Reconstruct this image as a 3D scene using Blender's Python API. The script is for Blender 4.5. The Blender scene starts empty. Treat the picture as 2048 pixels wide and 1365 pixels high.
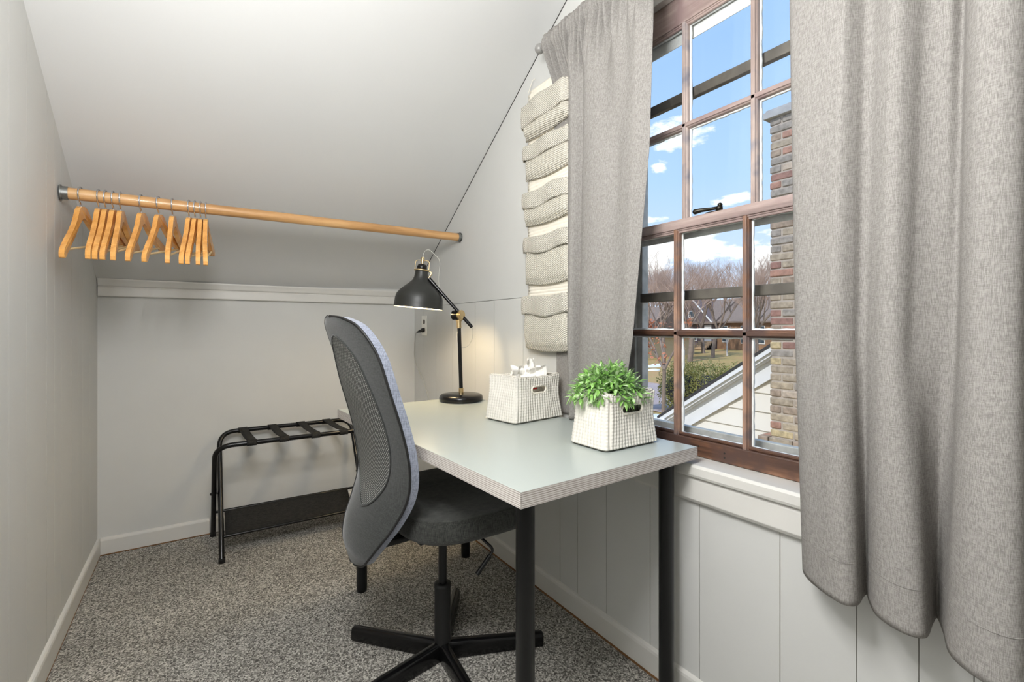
import bpy, math, random
from mathutils import Vector, Matrix
PI = math.pi
R = math.radians
C = bpy.context.scene.collection
S = bpy.context.scene
rnd = random.Random(7)
sin, cos = math.sin, math.cos

# ------------------------------------------------------------------ materials
def newmat(name):
    m = bpy.data.materials.new(name); m.use_nodes = True
    nt = m.node_tree; b = nt.nodes.get('Principled BSDF')
    return m, nt, b
def srgb(r, g, b):
    f = lambda c: (c/255/12.92) if c/255 <= .04045 else ((c/255+.055)/1.055)**2.4
    return (f(r), f(g), f(b), 1)
def tex(nt, scale=(1, 1, 1), rot=(0, 0, 0)):
    tc = nt.nodes.new('ShaderNodeTexCoord'); mp = nt.nodes.new('ShaderNodeMapping')
    mp.inputs['Scale'].default_value = scale; mp.inputs['Rotation'].default_value = rot
    nt.links.new(tc.outputs['Object'], mp.inputs['Vector'])
    return mp.outputs['Vector']
def noise(nt, vec, scale, detail=4, rough=.6):
    n = nt.nodes.new('ShaderNodeTexNoise'); n.inputs['Scale'].default_value = scale
    n.inputs['Detail'].default_value = detail; n.inputs['Roughness'].default_value = rough
    nt.links.new(vec, n.inputs['Vector']); return n.outputs['Fac']
def ramp(nt, fac, stops, interp='LINEAR'):
    r = nt.nodes.new('ShaderNodeValToRGB'); r.color_ramp.interpolation = interp
    e = r.color_ramp.elements
    while len(e) < len(stops): e.new(.5)
    for i, (p, c) in enumerate(stops): e[i].position = p; e[i].color = c
    nt.links.new(fac, r.inputs['Fac']); return r.outputs['Color']
def bump(nt, b, fac, strength=.3, dist=.002):
    n = nt.nodes.new('ShaderNodeBump'); n.inputs['Strength'].default_value = strength
    n.inputs['Distance'].default_value = dist
    nt.links.new(fac, n.inputs['Height']); nt.links.new(n.outputs['Normal'], b.inputs['Normal'])
def plain(name, col, rough=.5, metal=0, vary=.06, nscale=6, bumpy=0, bscale=200, spec=.5, coat=0):
    m, nt, b = newmat(name)
    c = srgb(*col)
    v = tex(nt); n = noise(nt, v, nscale, 3)
    d = tuple(max(0, x*(1-vary)) for x in c[:3])+(1,); l = tuple(min(1, x*(1+vary)) for x in c[:3])+(1,)
    nt.links.new(ramp(nt, n, [(.3, d), (.7, l)]), b.inputs['Base Color'])
    b.inputs['Roughness'].default_value = rough; b.inputs['Metallic'].default_value = metal
    b.inputs['Specular IOR Level'].default_value = spec
    b.inputs['Coat Weight'].default_value = coat
    if bumpy: bump(nt, b, noise(nt, v, bscale, 2), bumpy, .001)
    return m
def wood(name, dark, mid, light, axis='y', scale=14, rough=.5, coat=0, patch=None, contrast=(.35, .5, .65), stretch=.06):
    m, nt, b = newmat(name)
    st = {'x': (stretch, 1, 1), 'y': (1, stretch, 1), 'z': (1, 1, stretch)}[axis]
    v = tex(nt, st)
    n = noise(nt, v, scale, 6, .65)
    col = ramp(nt, n, [(contrast[0], srgb(*dark)), (contrast[1], srgb(*mid)), (contrast[2], srgb(*light))])
    if patch:
        n2 = noise(nt, tex(nt), 9, 3, .6)
        mx = nt.nodes.new('ShaderNodeMixRGB')
        f = ramp(nt, n2, [(.48, (0, 0, 0, 1)), (.62, (1, 1, 1, 1))])
        nt.links.new(f, mx.inputs['Fac']); nt.links.new(col, mx.inputs[1]); mx.inputs[2].default_value = srgb(*patch)
        col = mx.outputs['Color']
    nt.links.new(col, b.inputs['Base Color'])
    b.inputs['Roughness'].default_value = rough; b.inputs['Coat Weight'].default_value = coat
    bump(nt, b, n, .25, .001)
    return m
def fabric(name, col, col2, weave=700, trans=.0, rough=.9, sheen=.0, slub=None, bmp=.35):
    """woven cloth: fine threads in two directions, optional translucency"""
    m, nt, b = newmat(name)
    v1 = tex(nt, (weave*.7, weave*.7, weave*.06)); v2 = tex(nt, (weave*.06, weave*.06, weave*.7))
    n1 = noise(nt, v1, 1, 2); n2 = noise(nt, v2, 1, 2)
    ad = nt.nodes.new('ShaderNodeMath'); ad.operation = 'ADD'
    nt.links.new(n1, ad.inputs[0]); nt.links.new(n2, ad.inputs[1])
    hf = nt.nodes.new('ShaderNodeMath'); hf.operation = 'MULTIPLY_ADD'; hf.inputs[1].default_value = .62
    lo2 = nt.nodes.new('ShaderNodeMath'); lo2.operation = 'MULTIPLY'; lo2.inputs[1].default_value = .38
    nt.links.new(n2, lo2.inputs[0]); nt.links.new(n1, hf.inputs[0]); nt.links.new(lo2.outputs[0], hf.inputs[2])
    colo = ramp(nt, hf.outputs[0], [(.40, srgb(*col)), (.60, srgb(*col2))])
    nt.links.new(colo, b.inputs['Base Color'])
    b.inputs['Roughness'].default_value = rough
    b.inputs['Specular IOR Level'].default_value = .15
    b.inputs['Sheen Weight'].default_value = sheen
    bump(nt, b, hf.outputs[0], bmp, .0006)
    if trans:
        t = nt.nodes.new('ShaderNodeBsdfTranslucent'); mx = nt.nodes.new('ShaderNodeMixShader')
        nt.links.new(colo, t.inputs['Color']); mx.inputs['Fac'].default_value = trans
        out = nt.nodes['Material Output']
        nt.links.new(b.outputs['BSDF'], mx.inputs[1]); nt.links.new(t.outputs['BSDF'], mx.inputs[2])
        nt.links.new(mx.outputs['Shader'], out.inputs['Surface'])
    return m
def emis(name, col, strength):
    m, nt, b = newmat(name)
    b.inputs['Base Color'].default_value = (*col, 1); b.inputs['Emission Color'].default_value = (*col, 1)
    b.inputs['Emission Strength'].default_value = strength
    return m

M = {}
M['wall'] = plain('painted_panelling', (203, 203, 200), .62, vary=.02, nscale=3, bumpy=.12, bscale=90)
M['groove'] = plain('painted_groove', (162, 160, 154), .8, vary=.1)
M['ceil'] = plain('painted_plaster', (210, 210, 209), .7, vary=.015, nscale=2, bumpy=.15, bscale=60)
M['trim'] = plain('white_gloss_paint', (210, 208, 203), .38, vary=.02, bumpy=.08, bscale=40)
M['gap'] = plain('dark_gap', (38, 35, 32), .9)
M['brown_gap'] = plain('raw_wood_edge', (120, 84, 50), .8, vary=.3, nscale=30)
M['black_metal'] = plain('black_powder_metal', (22, 23, 24), .33, .3, vary=.1, spec=.5, bumpy=.05, bscale=500)
M['black_gloss'] = plain('black_enamel', (14, 14, 15), .22, .2, vary=.1)
M['rubber'] = plain('black_plastic', (20, 20, 20), .55)
M['brass'] = plain('brushed_brass', (206, 182, 138), .3, 1, vary=.08, nscale=40)
M['steel'] = plain('polished_steel', (205, 206, 210), .18, 1, vary=.05)
M['zinc'] = plain('galvanised_socket', (140, 142, 140), .4, .9, vary=.3, nscale=40)
M['alu'] = plain('weathered_aluminium', (196, 196, 192), .55, .2, vary=.25, nscale=18, bumpy=.2)
M['alu_dark'] = plain('weathered_aluminium_rail', (98, 92, 84), .55, .2, vary=.3, nscale=18, bumpy=.2)
M['table_top'] = plain('grey_green_laminate', (166, 173, 169), .28, vary=.015, nscale=3, bumpy=.03, bscale=600)
M['outlet'] = plain('white_outlet_plastic', (232, 230, 222), .35)
M['outlet_slot'] = plain('grey_outlet_face', (96, 88, 80), .45)
M['cord'] = plain('clear_grey_cord', (178, 176, 168), .35)
M['tissue'] = plain('tissue_paper', (248, 246, 240), .85, vary=.02, bumpy=.4, bscale=60)
M['red_tag'] = plain('red_woven_label', (196, 40, 34), .7, vary=.1)
M['white_thread'] = plain('white_thread', (240, 232, 226), .8)
M['pot'] = plain('dark_plastic_pot', (24, 25, 24), .6)
M['stem'] = plain('green_stem', (72, 104, 52), .6, vary=.2)
M['putty'] = plain('white_putty', (232, 234, 232), .7, vary=.08, nscale=60, bumpy=.9, bscale=120)
M['latch'] = plain('dark_bronze_latch', (44, 40, 32), .35, .7)
M['sash_wood'] = wood('stripped_sash_wood', (56, 36, 26), (112, 78, 58), (156, 118, 94), 'y', 26, .5, .1, patch=(80, 58, 50))
M['sash_wood_v'] = wood('stripped_sash_wood_upright', (76, 50, 38), (136, 102, 82), (176, 142, 122), 'z', 26, .5, .1, patch=(108, 92, 88))
M['sash_pale'] = wood('glare_pale_sash_wood', (126, 108, 104), (158, 138, 132), (188, 170, 162), 'y', 22, .55, 0, patch=(146, 124, 122))  # glare on the upper sash put into a paler, pinker wood colour
M['sash_pale_v'] = wood('glare_pale_sash_wood_upright', (134, 116, 110), (168, 150, 142), (198, 182, 174), 'z', 22, .55, 0, patch=(132, 128, 134))
M['rod_wood'] = wood('varnished_rod_wood', (166, 122, 76), (200, 154, 102), (216, 174, 122), 'x', 22, .4, .2)
M['hanger_wood'] = wood('varnished_hanger_wood', (206, 142, 66), (226, 164, 86), (236, 182, 108), 'z', 22, .26, .5, stretch=.2)
M['bar_wood'] = wood('pale_dowel', (200, 172, 120), (220, 196, 146), (232, 210, 164), 'y', 30, .5)
M['chair_fabric'] = fabric('charcoal_seat_fabric', (38, 39, 37), (66, 67, 63), 900, sheen=.2)
M['chair_back'] = fabric('charcoal_back_fabric', (34, 36, 35), (58, 60, 58), 900, sheen=.3)
M['chair_front'] = fabric('window_lit_back_fabric', (108, 113, 125), (146, 151, 165), 900, sheen=.4)  # window light on dark grey fabric put into this lighter blue-grey
M['rack_fabric'] = fabric('black_webbing', (28, 28, 28), (54, 53, 50), 900)
M['curtain'] = fabric('grey_linen_curtain', (142, 138, 134), (182, 178, 173), 1500, trans=.3, bmp=.35)
M['knit'] = plain('cream_knit', (234, 228, 214), .95, vary=.05, nscale=60, spec=.1)
M['crochet'] = plain('white_crochet', (216, 212, 203), .9, vary=.05, nscale=80, spec=.15)

# knit bump for the wall organiser: small stitches in rows
def stitch(name, col, sy, sz, strength):
    m, nt, b = newmat(name)
    v = tex(nt)
    sep = nt.nodes.new('ShaderNodeSeparateXYZ'); nt.links.new(v, sep.inputs[0])
    def wave(src, k, ph=0):
        a = nt.nodes.new('ShaderNodeMath'); a.operation = 'MULTIPLY_ADD'; a.inputs[1].default_value = k; a.inputs[2].default_value = ph
        nt.links.new(src, a.inputs[0])
        s_ = nt.nodes.new('ShaderNodeMath'); s_.operation = 'SINE'; nt.links.new(a.outputs[0], s_.inputs[0]); return s_.outputs[0]
    def op(o, a, c):
        n = nt.nodes.new('ShaderNodeMath'); n.operation = o
        nt.links.new(a, n.inputs[0]); nt.links.new(c, n.inputs[1]); return n.outputs[0]
    w = op('MULTIPLY', wave(sep.outputs[1], 2*PI/sy), wave(sep.outputs[2], 2*PI/sz))
    col_ = srgb(*col); dk = tuple(x*.8 for x in col_[:3])+(1,)
    nt.links.new(ramp(nt, w, [(.0, dk), (.45, col_)]), b.inputs['Base Color'])
    b.inputs['Roughness'].default_value = .95; b.inputs['Specular IOR Level'].default_value = .1
    bump(nt, b, w, strength, .0025)
    return m
M['knit_rows'] = stitch('cream_ribbed_knit', (226, 220, 206), .012, .0075, .8)
M['knit_cuff'] = stitch('cream_moss_stitch', (230, 224, 211), .0085, .0085, .9)

# carpet
def carpet():
    m, nt, b = newmat('cut_pile_carpet')
    v = tex(nt)
    vo = nt.nodes.new('ShaderNodeTexVoronoi'); vo.inputs['Scale'].default_value = 235
    nt.links.new(v, vo.inputs['Vector'])
    wn = nt.nodes.new('ShaderNodeTexWhiteNoise'); nt.links.new(vo.outputs['Position'], wn.inputs['Vector'])
    n = noise(nt, v, 200, 3, .7)
    ad = nt.nodes.new('ShaderNodeMath'); ad.operation = 'MULTIPLY_ADD'; ad.inputs[1].default_value = .55
    nt.links.new(wn.outputs['Value'], ad.inputs[0])
    ml = nt.nodes.new('ShaderNodeMath'); ml.operation = 'MULTIPLY'; ml.inputs[1].default_value = .5
    nt.links.new(n, ml.inputs[0]); nt.links.new(ml.outputs[0], ad.inputs[2])
    col = ramp(nt, ad.outputs[0], [(.2, srgb(72, 70, 66)), (.42, srgb(134, 131, 125)), (.62, srgb(178, 174, 166)), (.85, srgb(232, 229, 220))])
    big = noise(nt, v, 2.2, 3, .6)
    mx = nt.nodes.new('ShaderNodeMixRGB'); mx.blend_type = 'MULTIPLY'; mx.inputs['Fac'].default_value = .5
    nt.links.new(col, mx.inputs[1]); nt.links.new(ramp(nt, big, [(.38, srgb(205, 205, 205)), (.62, srgb(255, 255, 255))]), mx.inputs[2])
    nt.links.new(mx.outputs['Color'], b.inputs['Base Color'])
    b.inputs['Roughness'].default_value = 1; b.inputs['Specular IOR Level'].default_value = .05
    bump(nt, b, ad.outputs[0], 1, .008)
    return m
M['carpet'] = carpet()

# striped edge of the desk
def edge():
    m, nt, b = newmat('layered_edge_band')
    tc = nt.nodes.new('ShaderNodeTexCoord'); sep = nt.nodes.new('ShaderNodeSeparateXYZ')
    nt.links.new(tc.outputs['Object'], sep.inputs[0])
    a = nt.nodes.new('ShaderNodeMath'); a.operation = 'MULTIPLY'; a.inputs[1].default_value = 2*PI/.0043
    nt.links.new(sep.outputs[2], a.inputs[0])
    s_ = nt.nodes.new('ShaderNodeMath'); s_.operation = 'SINE'; nt.links.new(a.outputs[0], s_.inputs[0])
    n = noise(nt, tex(nt, (3, 3, 200)), 6, 4, .7)
    ad = nt.nodes.new('ShaderNodeMath'); ad.operation = 'MULTIPLY_ADD'; ad.inputs[1].default_value = .22
    nt.links.new(s_.outputs[0], ad.inputs[0]); nt.links.new(n, ad.inputs[2])
    nt.links.new(ramp(nt, ad.outputs[0], [(.26, srgb(134, 124, 116)), (.42, srgb(188, 181, 174)), (.7, srgb(214, 209, 204))]), b.inputs['Base Color'])
    b.inputs['Roughness'].default_value = .45
    return m
M['edge'] = edge()

def glass():
    m, nt, b = newmat('clear_window_glass')
    nt.nodes.remove(b)
    t = nt.nodes.new('ShaderNodeBsdfTransparent'); g = nt.nodes.new('ShaderNodeBsdfGlossy')
    g.inputs['Roughness'].default_value = .02
    t.inputs['Color'].default_value = (.985, .99, .99, 1)
    f = nt.nodes.new('ShaderNodeLayerWeight'); pw = nt.nodes.new('ShaderNodeMath'); pw.operation = 'POWER'; pw.inputs[1].default_value = 5
    nt.links.new(f.outputs['Facing'], pw.inputs[0])
    mu = nt.nodes.new('ShaderNodeMath'); mu.operation = 'MULTIPLY_ADD'; mu.inputs[1].default_value = .6; mu.inputs[2].default_value = .012
    nt.links.new(pw.outputs[0], mu.inputs[0])
    mx = nt.nodes.new('ShaderNodeMixShader'); nt.links.new(mu.outputs[0], mx.inputs['Fac'])
    nt.links.new(t.outputs[0], mx.inputs[1]); nt.links.new(g.outputs[0], mx.inputs[2])
    nt.links.new(mx.outputs[0], nt.nodes['Material Output'].inputs['Surface'])
    return m
M['glass'] = glass()
# leaf
def leafmat(name, a, c, d):
    m, nt, b = newmat(name)
    nt.links.new(ramp(nt, noise(nt, tex(nt), 55, 2), [(.3, srgb(*a)), (.5, srgb(*c)), (.72, srgb(*d))]), b.inputs['Base Color'])
    b.inputs['Roughness'].default_value = .45
    t = nt.nodes.new('ShaderNodeBsdfTranslucent'); t.inputs['Color'].default_value = srgb(*d)
    mx = nt.nodes.new('ShaderNodeMixShader'); mx.inputs['Fac'].default_value = .18
    nt.links.new(b.outputs[0], mx.inputs[1]); nt.links.new(t.outputs[0], mx.inputs[2])
    nt.links.new(mx.outputs[0], nt.nodes['Material Output'].inputs['Surface'])
    return m
M['leaf'] = leafmat('plastic_leaf', (82, 132, 50), (132, 184, 84), (214, 228, 196))
M['dead_leaf'] = leafmat('rust_leaf', (168, 98, 68), (204, 132, 98), (226, 166, 134))
M['shrub_leaf'] = leafmat('evergreen_leaf', (96, 108, 56), (146, 146, 78), (190, 176, 104))
M['bark'] = plain('bare_bark', (140, 124, 112), .9, vary=.25, nscale=3)
M['twig'] = plain('bare_twig', (186, 160, 144), .95, vary=.15, nscale=2)
M['white_bark'] = plain('pale_birch_bark', (214, 206, 200), .8, vary=.15, nscale=5)  # the bark's own pale colour
M['siding'] = plain('cream_siding', (236, 231, 222), .6, vary=.03, nscale=3, bumpy=.1)
M['house_trim'] = plain('white_house_trim', (232, 234, 238), .5, vary=.05, nscale=6, bumpy=.1)
M['shingle'] = plain('dark_shingles', (62, 60, 62), .9, vary=.3, nscale=20)
M['concrete'] = plain('chimney_concrete', (170, 170, 172), .9, vary=.15, nscale=10, bumpy=.3, bscale=40)
M['mortar'] = plain('pale_mortar', (180, 168, 156), .95, vary=.12, nscale=20, bumpy=.5, bscale=60)
for i, c in enumerate([(164, 150, 132), (176, 160, 138), (188, 170, 134), (150, 114, 104), (152, 144, 136), (170, 130, 114), (182, 166, 150), (156, 138, 122)]):
    M['brick%d' % i] = plain('weathered_brick_%d' % i, c, .92, vary=.30, nscale=22, bumpy=.9, bscale=50)
M['far_brick'] = plain('distant_dark_brick', (112, 98, 98), .9, vary=.25, nscale=1.2)
M['far_brick2'] = plain('distant_brown_brick', (150, 116, 88), .9, vary=.25, nscale=1.2)
M['far_glass'] = plain('distant_window_glass', (70, 80, 88), .2, vary=.2)
M['far_white'] = plain('distant_white_paint', (232, 228, 224), .7)
M['far_cream'] = plain('distant_cream_wall', (206, 186, 150), .8)
M['far_step'] = plain('distant_stone_step', (188, 160, 128), .9)
M['asphalt'] = plain('pinkish_asphalt', (178, 160, 156), .95, vary=.08, nscale=1)
M['snow'] = plain('old_snow', (240, 238, 240), .8)
def grass():
    m, nt, b = newmat('winter_grass')
    n = noise(nt, tex(nt), .35, 6, .75)
    nt.links.new(ramp(nt, n, [(.3, srgb(150, 124, 76)), (.5, srgb(178, 154, 98)), (.66, srgb(196, 146, 104)), (.8, srgb(204, 170, 130))]), b.inputs['Base Color'])
    b.inputs['Roughness'].default_value = 1
    return m
M['grass'] = grass()

# ------------------------------------------------------------------ mesh helpers
class MB:
    def __init__(s): s.v = []; s.f = []; s.sm = []; s.mi = []; s.cur = 0
    def add(s, vs, fs, smooth=False):
        o = len(s.v); s.v += [tuple(x) for x in vs]
        for f in fs: s.f.append(tuple(i+o for i in f)); s.sm.append(smooth); s.mi.append(s.cur)
    def box(s, x0, x1, y0, y1, z0, z1, mat=None):
        vs = [(x, y, z) for x in (x0, x1) for y in (y0, y1) for z in (z0, z1)]
        if mat is not None: vs = [mat @ Vector(v) for v in vs]
        s.add(vs, [(0, 1, 3, 2), (4, 6, 7, 5), (0, 4, 5, 1), (2, 3, 7, 6), (0, 2, 6, 4), (1, 5, 7, 3)])
        return s
    def prism(s, poly, a, b, frame, smooth=False):
        """poly: list (u,v); frame(u,v,t)->point; t from a to b"""
        n = len(poly)
        vs = [frame(u, v, a) for u, v in poly]+[frame(u, v, b) for u, v in poly]
        fs = [(i, (i+1) % n, (i+1) % n+n, i+n) for i in range(n)]
        s.add(vs, fs, smooth)
        s.add(vs[:n], [tuple(range(n))[::-1]]); s.add(vs[n:], [tuple(range(n))])
        return s
    def tube(s, pts, r, seg=10, caps=True, smooth=True, radii=None, closed=False):
        pts = [Vector(p) for p in pts]; n = len(pts); rings = []
        prev = None
        for i, p in enumerate(pts):
            if closed: t = (pts[(i+1) % n]-pts[i-1]).normalized()
            else: t = (pts[min(i+1, n-1)]-pts[max(i-1, 0)]).normalized()
            if prev is None:
                a = Vector((0, 0, 1)) if abs(t.z) < .9 else Vector((1, 0, 0))
                u = t.cross(a).normalized()
            else:
                u = (prev-t*prev.dot(t)).normalized()
            prev = u; w = t.cross(u)
            rr = radii[i] if radii else r
            rings.append([p+(u*cos(2*PI*k/seg)+w*sin(2*PI*k/seg))*rr for k in range(seg)])
        vs = [q for rg in rings for q in rg]; fs = []
        m = n if closed else n-1
        for i in range(m):
            j = (i+1) % n
            for k in range(seg): fs.append((i*seg+k, i*seg+(k+1) % seg, j*seg+(k+1) % seg, j*seg+k))
        s.add(vs, fs, smooth)
        if caps and not closed:
            s.add(rings[0], [tuple(range(seg))[::-1]]); s.add(rings[-1], [tuple(range(seg))])
        return s
    def lathe(s, prof, M4=None, seg=40, smooth=True):
        vs = []
        for r, z in prof:
            for k in range(seg): vs.append(Vector((r*cos(2*PI*k/seg), r*sin(2*PI*k/seg), z)))
        if M4 is not None: vs = [M4 @ v for v in vs]
        fs = []
        for i in range(len(prof)-1):
            for k in range(seg): fs.append((i*seg+k, i*seg+(k+1) % seg, (i+1)*seg+(k+1) % seg, (i+1)*seg+k))
        s.add(vs, fs, smooth); return s
    def grid(s, fn, nu, nv, closed_u=False, smooth=True, flip=False):
        vs = [fn(i/nu, j/nv) for i in range(nu if closed_u else nu+1) for j in range(nv+1)]
        w = nv+1; fs = []
        for i in range(nu):
            i2 = (i+1) % nu if closed_u else i+1
            for j in range(nv):
                q = (i*w+j, i2*w+j, i2*w+j+1, i*w+j+1)
                fs.append(q[::-1] if flip else q)
        s.add(vs, fs, smooth); return s
    def sphere(s, c, r, seg=20, rings=12, sc=(1, 1, 1)):
        prof = [(r*sin(PI*i/rings), -r*cos(PI*i/rings)) for i in range(rings+1)]
        prof[0] = (1e-5, -r); prof[-1] = (1e-5, r)
        return s.lathe(prof, Matrix.Translation(c) @ Matrix.Diagonal((*sc, 1)), seg)
    def build(s, name, mat, parent=None, bevel=0, solid=0, subsurf=0, bseg=2):
        me = bpy.data.meshes.new(name)
        off = Vector((0, 0, 0)); p = parent
        while p is not None: off += Vector(p.location); p = p.parent
        me.from_pydata([tuple(Vector(v)-off) for v in s.v], [], s.f)
        mats = mat if isinstance(mat, (list, tuple)) else [mat]
        for m in mats: me.materials.append(m)
        for i, p_ in enumerate(me.polygons): p_.use_smooth = s.sm[i]; p_.material_index = s.mi[i]
        me.update()
        o = bpy.data.objects.new(name, me); C.objects.link(o)
        if parent is not None: o.parent = parent
        if solid:
            md = o.modifiers.new('Solid', 'SOLIDIFY'); md.thickness = solid; md.offset = 0
        if bevel:
            md = o.modifiers.new('Bevel', 'BEVEL'); md.width = bevel; md.segments = bseg; md.limit_method = 'ANGLE'; md.angle_limit = R(35)
        if subsurf:
            md = o.modifiers.new('Sub', 'SUBSURF'); md.levels = md.render_levels = subsurf
        return o
def tag(o, label=None, cat=None, group=None, kind=None):
    if label: o['label'] = label
    if cat: o['category'] = cat
    if group: o['group'] = group
    if kind: o['kind'] = kind
    return o
def thing(name, label, cat, loc=(0, 0, 0), group=None, kind=None):
    o = bpy.data.objects.new(name, None); C.objects.link(o); o.location = loc
    o.empty_display_size = .05
    return tag(o, label, cat, group, kind)
def copy_tree(o, parent=None):
    c = o.copy(); C.objects.link(c); c.parent = parent
    for ch in list(o.children): copy_tree(ch, c)
    return c
def lerp(a, b, t): return a+(b-a)*t
def smooth(t): t = max(0, min(1, t)); return t*t*(3-2*t)
def catmull(pts, t):
    n = len(pts)-1; f = t*n; i = min(int(f), n-1); u = f-i
    p0 = pts[max(i-1, 0)]; p1 = pts[i]; p2 = pts[i+1]; p3 = pts[min(i+2, n)]
    return tuple(.5*((2*b)+(-a+c)*u+(2*a-5*b+4*c-d)*u*u+(-a+3*b-3*c+d)*u**3) for a, b, c, d in zip(p0, p1, p2, p3))
def arc_path(pts, rad, n=6):
    """polyline with rounded corners"""
    pts = [Vector(p) for p in pts]; out = [pts[0]]
    for i in range(1, len(pts)-1):
        a = (pts[i-1]-pts[i]); b = (pts[i+1]-pts[i]); r = min(rad, a.length*.49, b.length*.49)
        A = pts[i]+a.normalized()*r; B = pts[i]+b.normalized()*r
        for k in range(n+1):
            t = k/n; out.append(A*(1-t)**2+pts[i]*2*t*(1-t)+B*t*t)
    out.append(pts[-1]); return out

# ------------------------------------------------------------------ room
XL, XR, YB, YF = -.388, 1.141, 2.852, -1.9
ZC = 2.46
def ceil_z(x, y):
    t = (x-XL)/(XR-XL)
    return lerp(1.272+.600*(2.817-y), 1.307+.6545*(2.817-y), t)
def ystop(x):
    t = (x-XL)/(XR-XL)
    a = 2.817-(ZC-1.272)/.600; b = 2.817-(ZC-1.307)/.6545
    return lerp(a, b, t)

MB().box(XL-.1, XR+.18, YF-.1, YB+.1, -.12, 0).build('floor', M['carpet'])['kind'] = 'structure'

def panel(fn, us, zlo, zhi, gw=.0018, gd=.003):
    """vertical boards: fn(u, d, z) -> point (d = depth behind the face). us = groove positions incl. ends.
    zlo / zhi are functions of u."""
    m = MB()
    for a, b in zip(us[:-1], us[1:]):
        a2 = a if a == us[0] else a+gw/2; b2 = b if b == us[-1] else b-gw/2; m.cur = 0
        m.add([fn(a2, 0, zlo(a2)), fn(b2, 0, zlo(b2)), fn(b2, 0, zhi(b2)), fn(a2, 0, zhi(a2))], [(0, 1, 2, 3)])
        m.cur = 1
        if b == us[-1]: continue
        for u0, u1, d0, d1 in ((b2, b, 0, gd), (b, b+gw/2, gd, 0)):
            m.add([fn(u0, d0, zlo(u0)), fn(u1, d1, zlo(u1)), fn(u1, d1, zhi(u1)), fn(u0, d0, zhi(u0))], [(0, 1, 2, 3)])
    m.cur = 0
    return m
def ztop_at(x):
    def g(y):
        return min(ZC, ceil_z(x, y))
    return g
# left wall: board grooves, random widths
us = [YF]
gl = [.35, .55, .82, 1.0, 1.22, 1.36, 1.56, 1.64, 1.79, 1.99, 2.08, 2.17, 2.33, 2.44, 2.52, 2.66]
yk = ystop(XL)
us = sorted(set([YF, -1.2, -.6, 0]+gl+[round(yk, 4)]))+[YB]
o = panel(lambda u, d, z: (XL-d, u, z), us, lambda u: 0, ztop_at(XL)).build('wall_left', [M['wall'], M['groove']]); o['kind'] = 'structure'
# back (knee) wall
us = [XL, -.25, .02, .2, .52, .6, .86, 1.0, XR]
o = panel(lambda u, d, z: (u, YB+d, z), [XL, XR], lambda u: 0, lambda u: 1.3).build('wall_back', [M['wall'], M['groove']]); o['kind'] = 'structure'
o = panel(lambda u, d, z: (u, YF-d, z), [XL, 0, .4, .8, XR], lambda u: 0, lambda u: ZC).build('wall_front', [M['wall'], M['groove']]); o['kind'] = 'structure'
# right wall with the window opening
WY0, WY1, WZ0, WZ1 = .445, 1.185, .66, 2.125
yk = ystop(XR)
gr = [-.3, .1, .25, .327, .429, .585, .80, .97, 1.155, 1.30, 1.40, 1.645, 1.88, 2.06, 2.314, 2.527, 2.70]
fr = lambda u, d, z: (XR+d, u, z)
m = MB()
def addm(o_):
    k = len(m.v); m.v += o_.v; m.f += [tuple(i+k for i in f) for f in o_.f]; m.sm += o_.sm; m.mi += o_.mi
ZS = 1.170   # horizontal joint between panel sheets
full = ztop_at(XR)
addm(panel(fr, [YF]+[g for g in gr if g < WY0]+[WY0], lambda u: 0, full))
addm(panel(fr, [WY0]+[g for g in gr if WY0 < g < WY1]+[WY1], lambda u: 0, lambda u: WZ0))
addm(panel(fr, [WY0, WY1], lambda u: WZ1, full))
addm(panel(fr, [WY1]+[g for g in gr if g > WY1]+[YB], lambda u: 0, lambda u: ZS-.001))
addm(panel(fr, sorted([WY1, yk])+[YB], lambda u: ZS+.001, lambda u: max(ZS+.001, full(u))))
m.cur = 1
m.add([fr(WY1, .004, ZS-.002), fr(YB, .004, ZS-.002), fr(YB, .004, ZS+.002), fr(WY1, .004, ZS+.002)], [(0, 1, 2, 3)])
m.cur = 0
m.box(XR+.006, XR+.17, YF-.1, WY0, -.1, ZC+.1); m.box(XR+.006, XR+.17, WY1, YB+.1, -.1, ZC+.1)
m.box(XR+.006, XR+.17, WY0, WY1, -.1, WZ0-.003); m.box(XR+.006, XR+.17, WY0, WY1, WZ1+.003, ZC+.1)
o = m.build('wall_right', [M['wall'], M['groove']]); o['kind'] = 'structure'
# ceiling: sloped plane then flat
m = MB()
def cf(u, v):
    x = lerp(XL-.05, XR+.0, u); y = lerp(YB+.03, ystop(x), v); return (x, y, ceil_z(x, y))
m.grid(cf, 8, 24, smooth=False)
def cf2(u, v):
    x = lerp(XL-.05, XR+.0, u); y = lerp(ystop(x), YF-.05, v); return (x, y, ZC)
m.grid(cf2, 8, 8, smooth=False)
m.box(XL-.3, XR+.3, YF-.3, YB+.3, ZC+.3, ZC+.36)
m.box(XL-.3, XL-.2, YF-.3, YB+.3, -.1, ZC+.3); m.box(XL-.3, XR+.17, YB+.2, YB+.3, -.1, ZC+.3); m.box(XL-.3, XR+.17, YF-.3, YF-.2, -.1, ZC+.3)
o = m.build('ceiling', M['ceil']); o['kind'] = 'structure'
# joint between ceiling and right wall: narrow dark gap
m = MB()
pts = [(XR-.001, y, ceil_z(XR, y)-.001) for y in (2.80, 2.4, 2.0, 1.6, 1.2, yk)]
m.tube(pts, .0017, 6)
o = m.build('trim_3', M['gap']); o['kind'] = 'structure'
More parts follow.
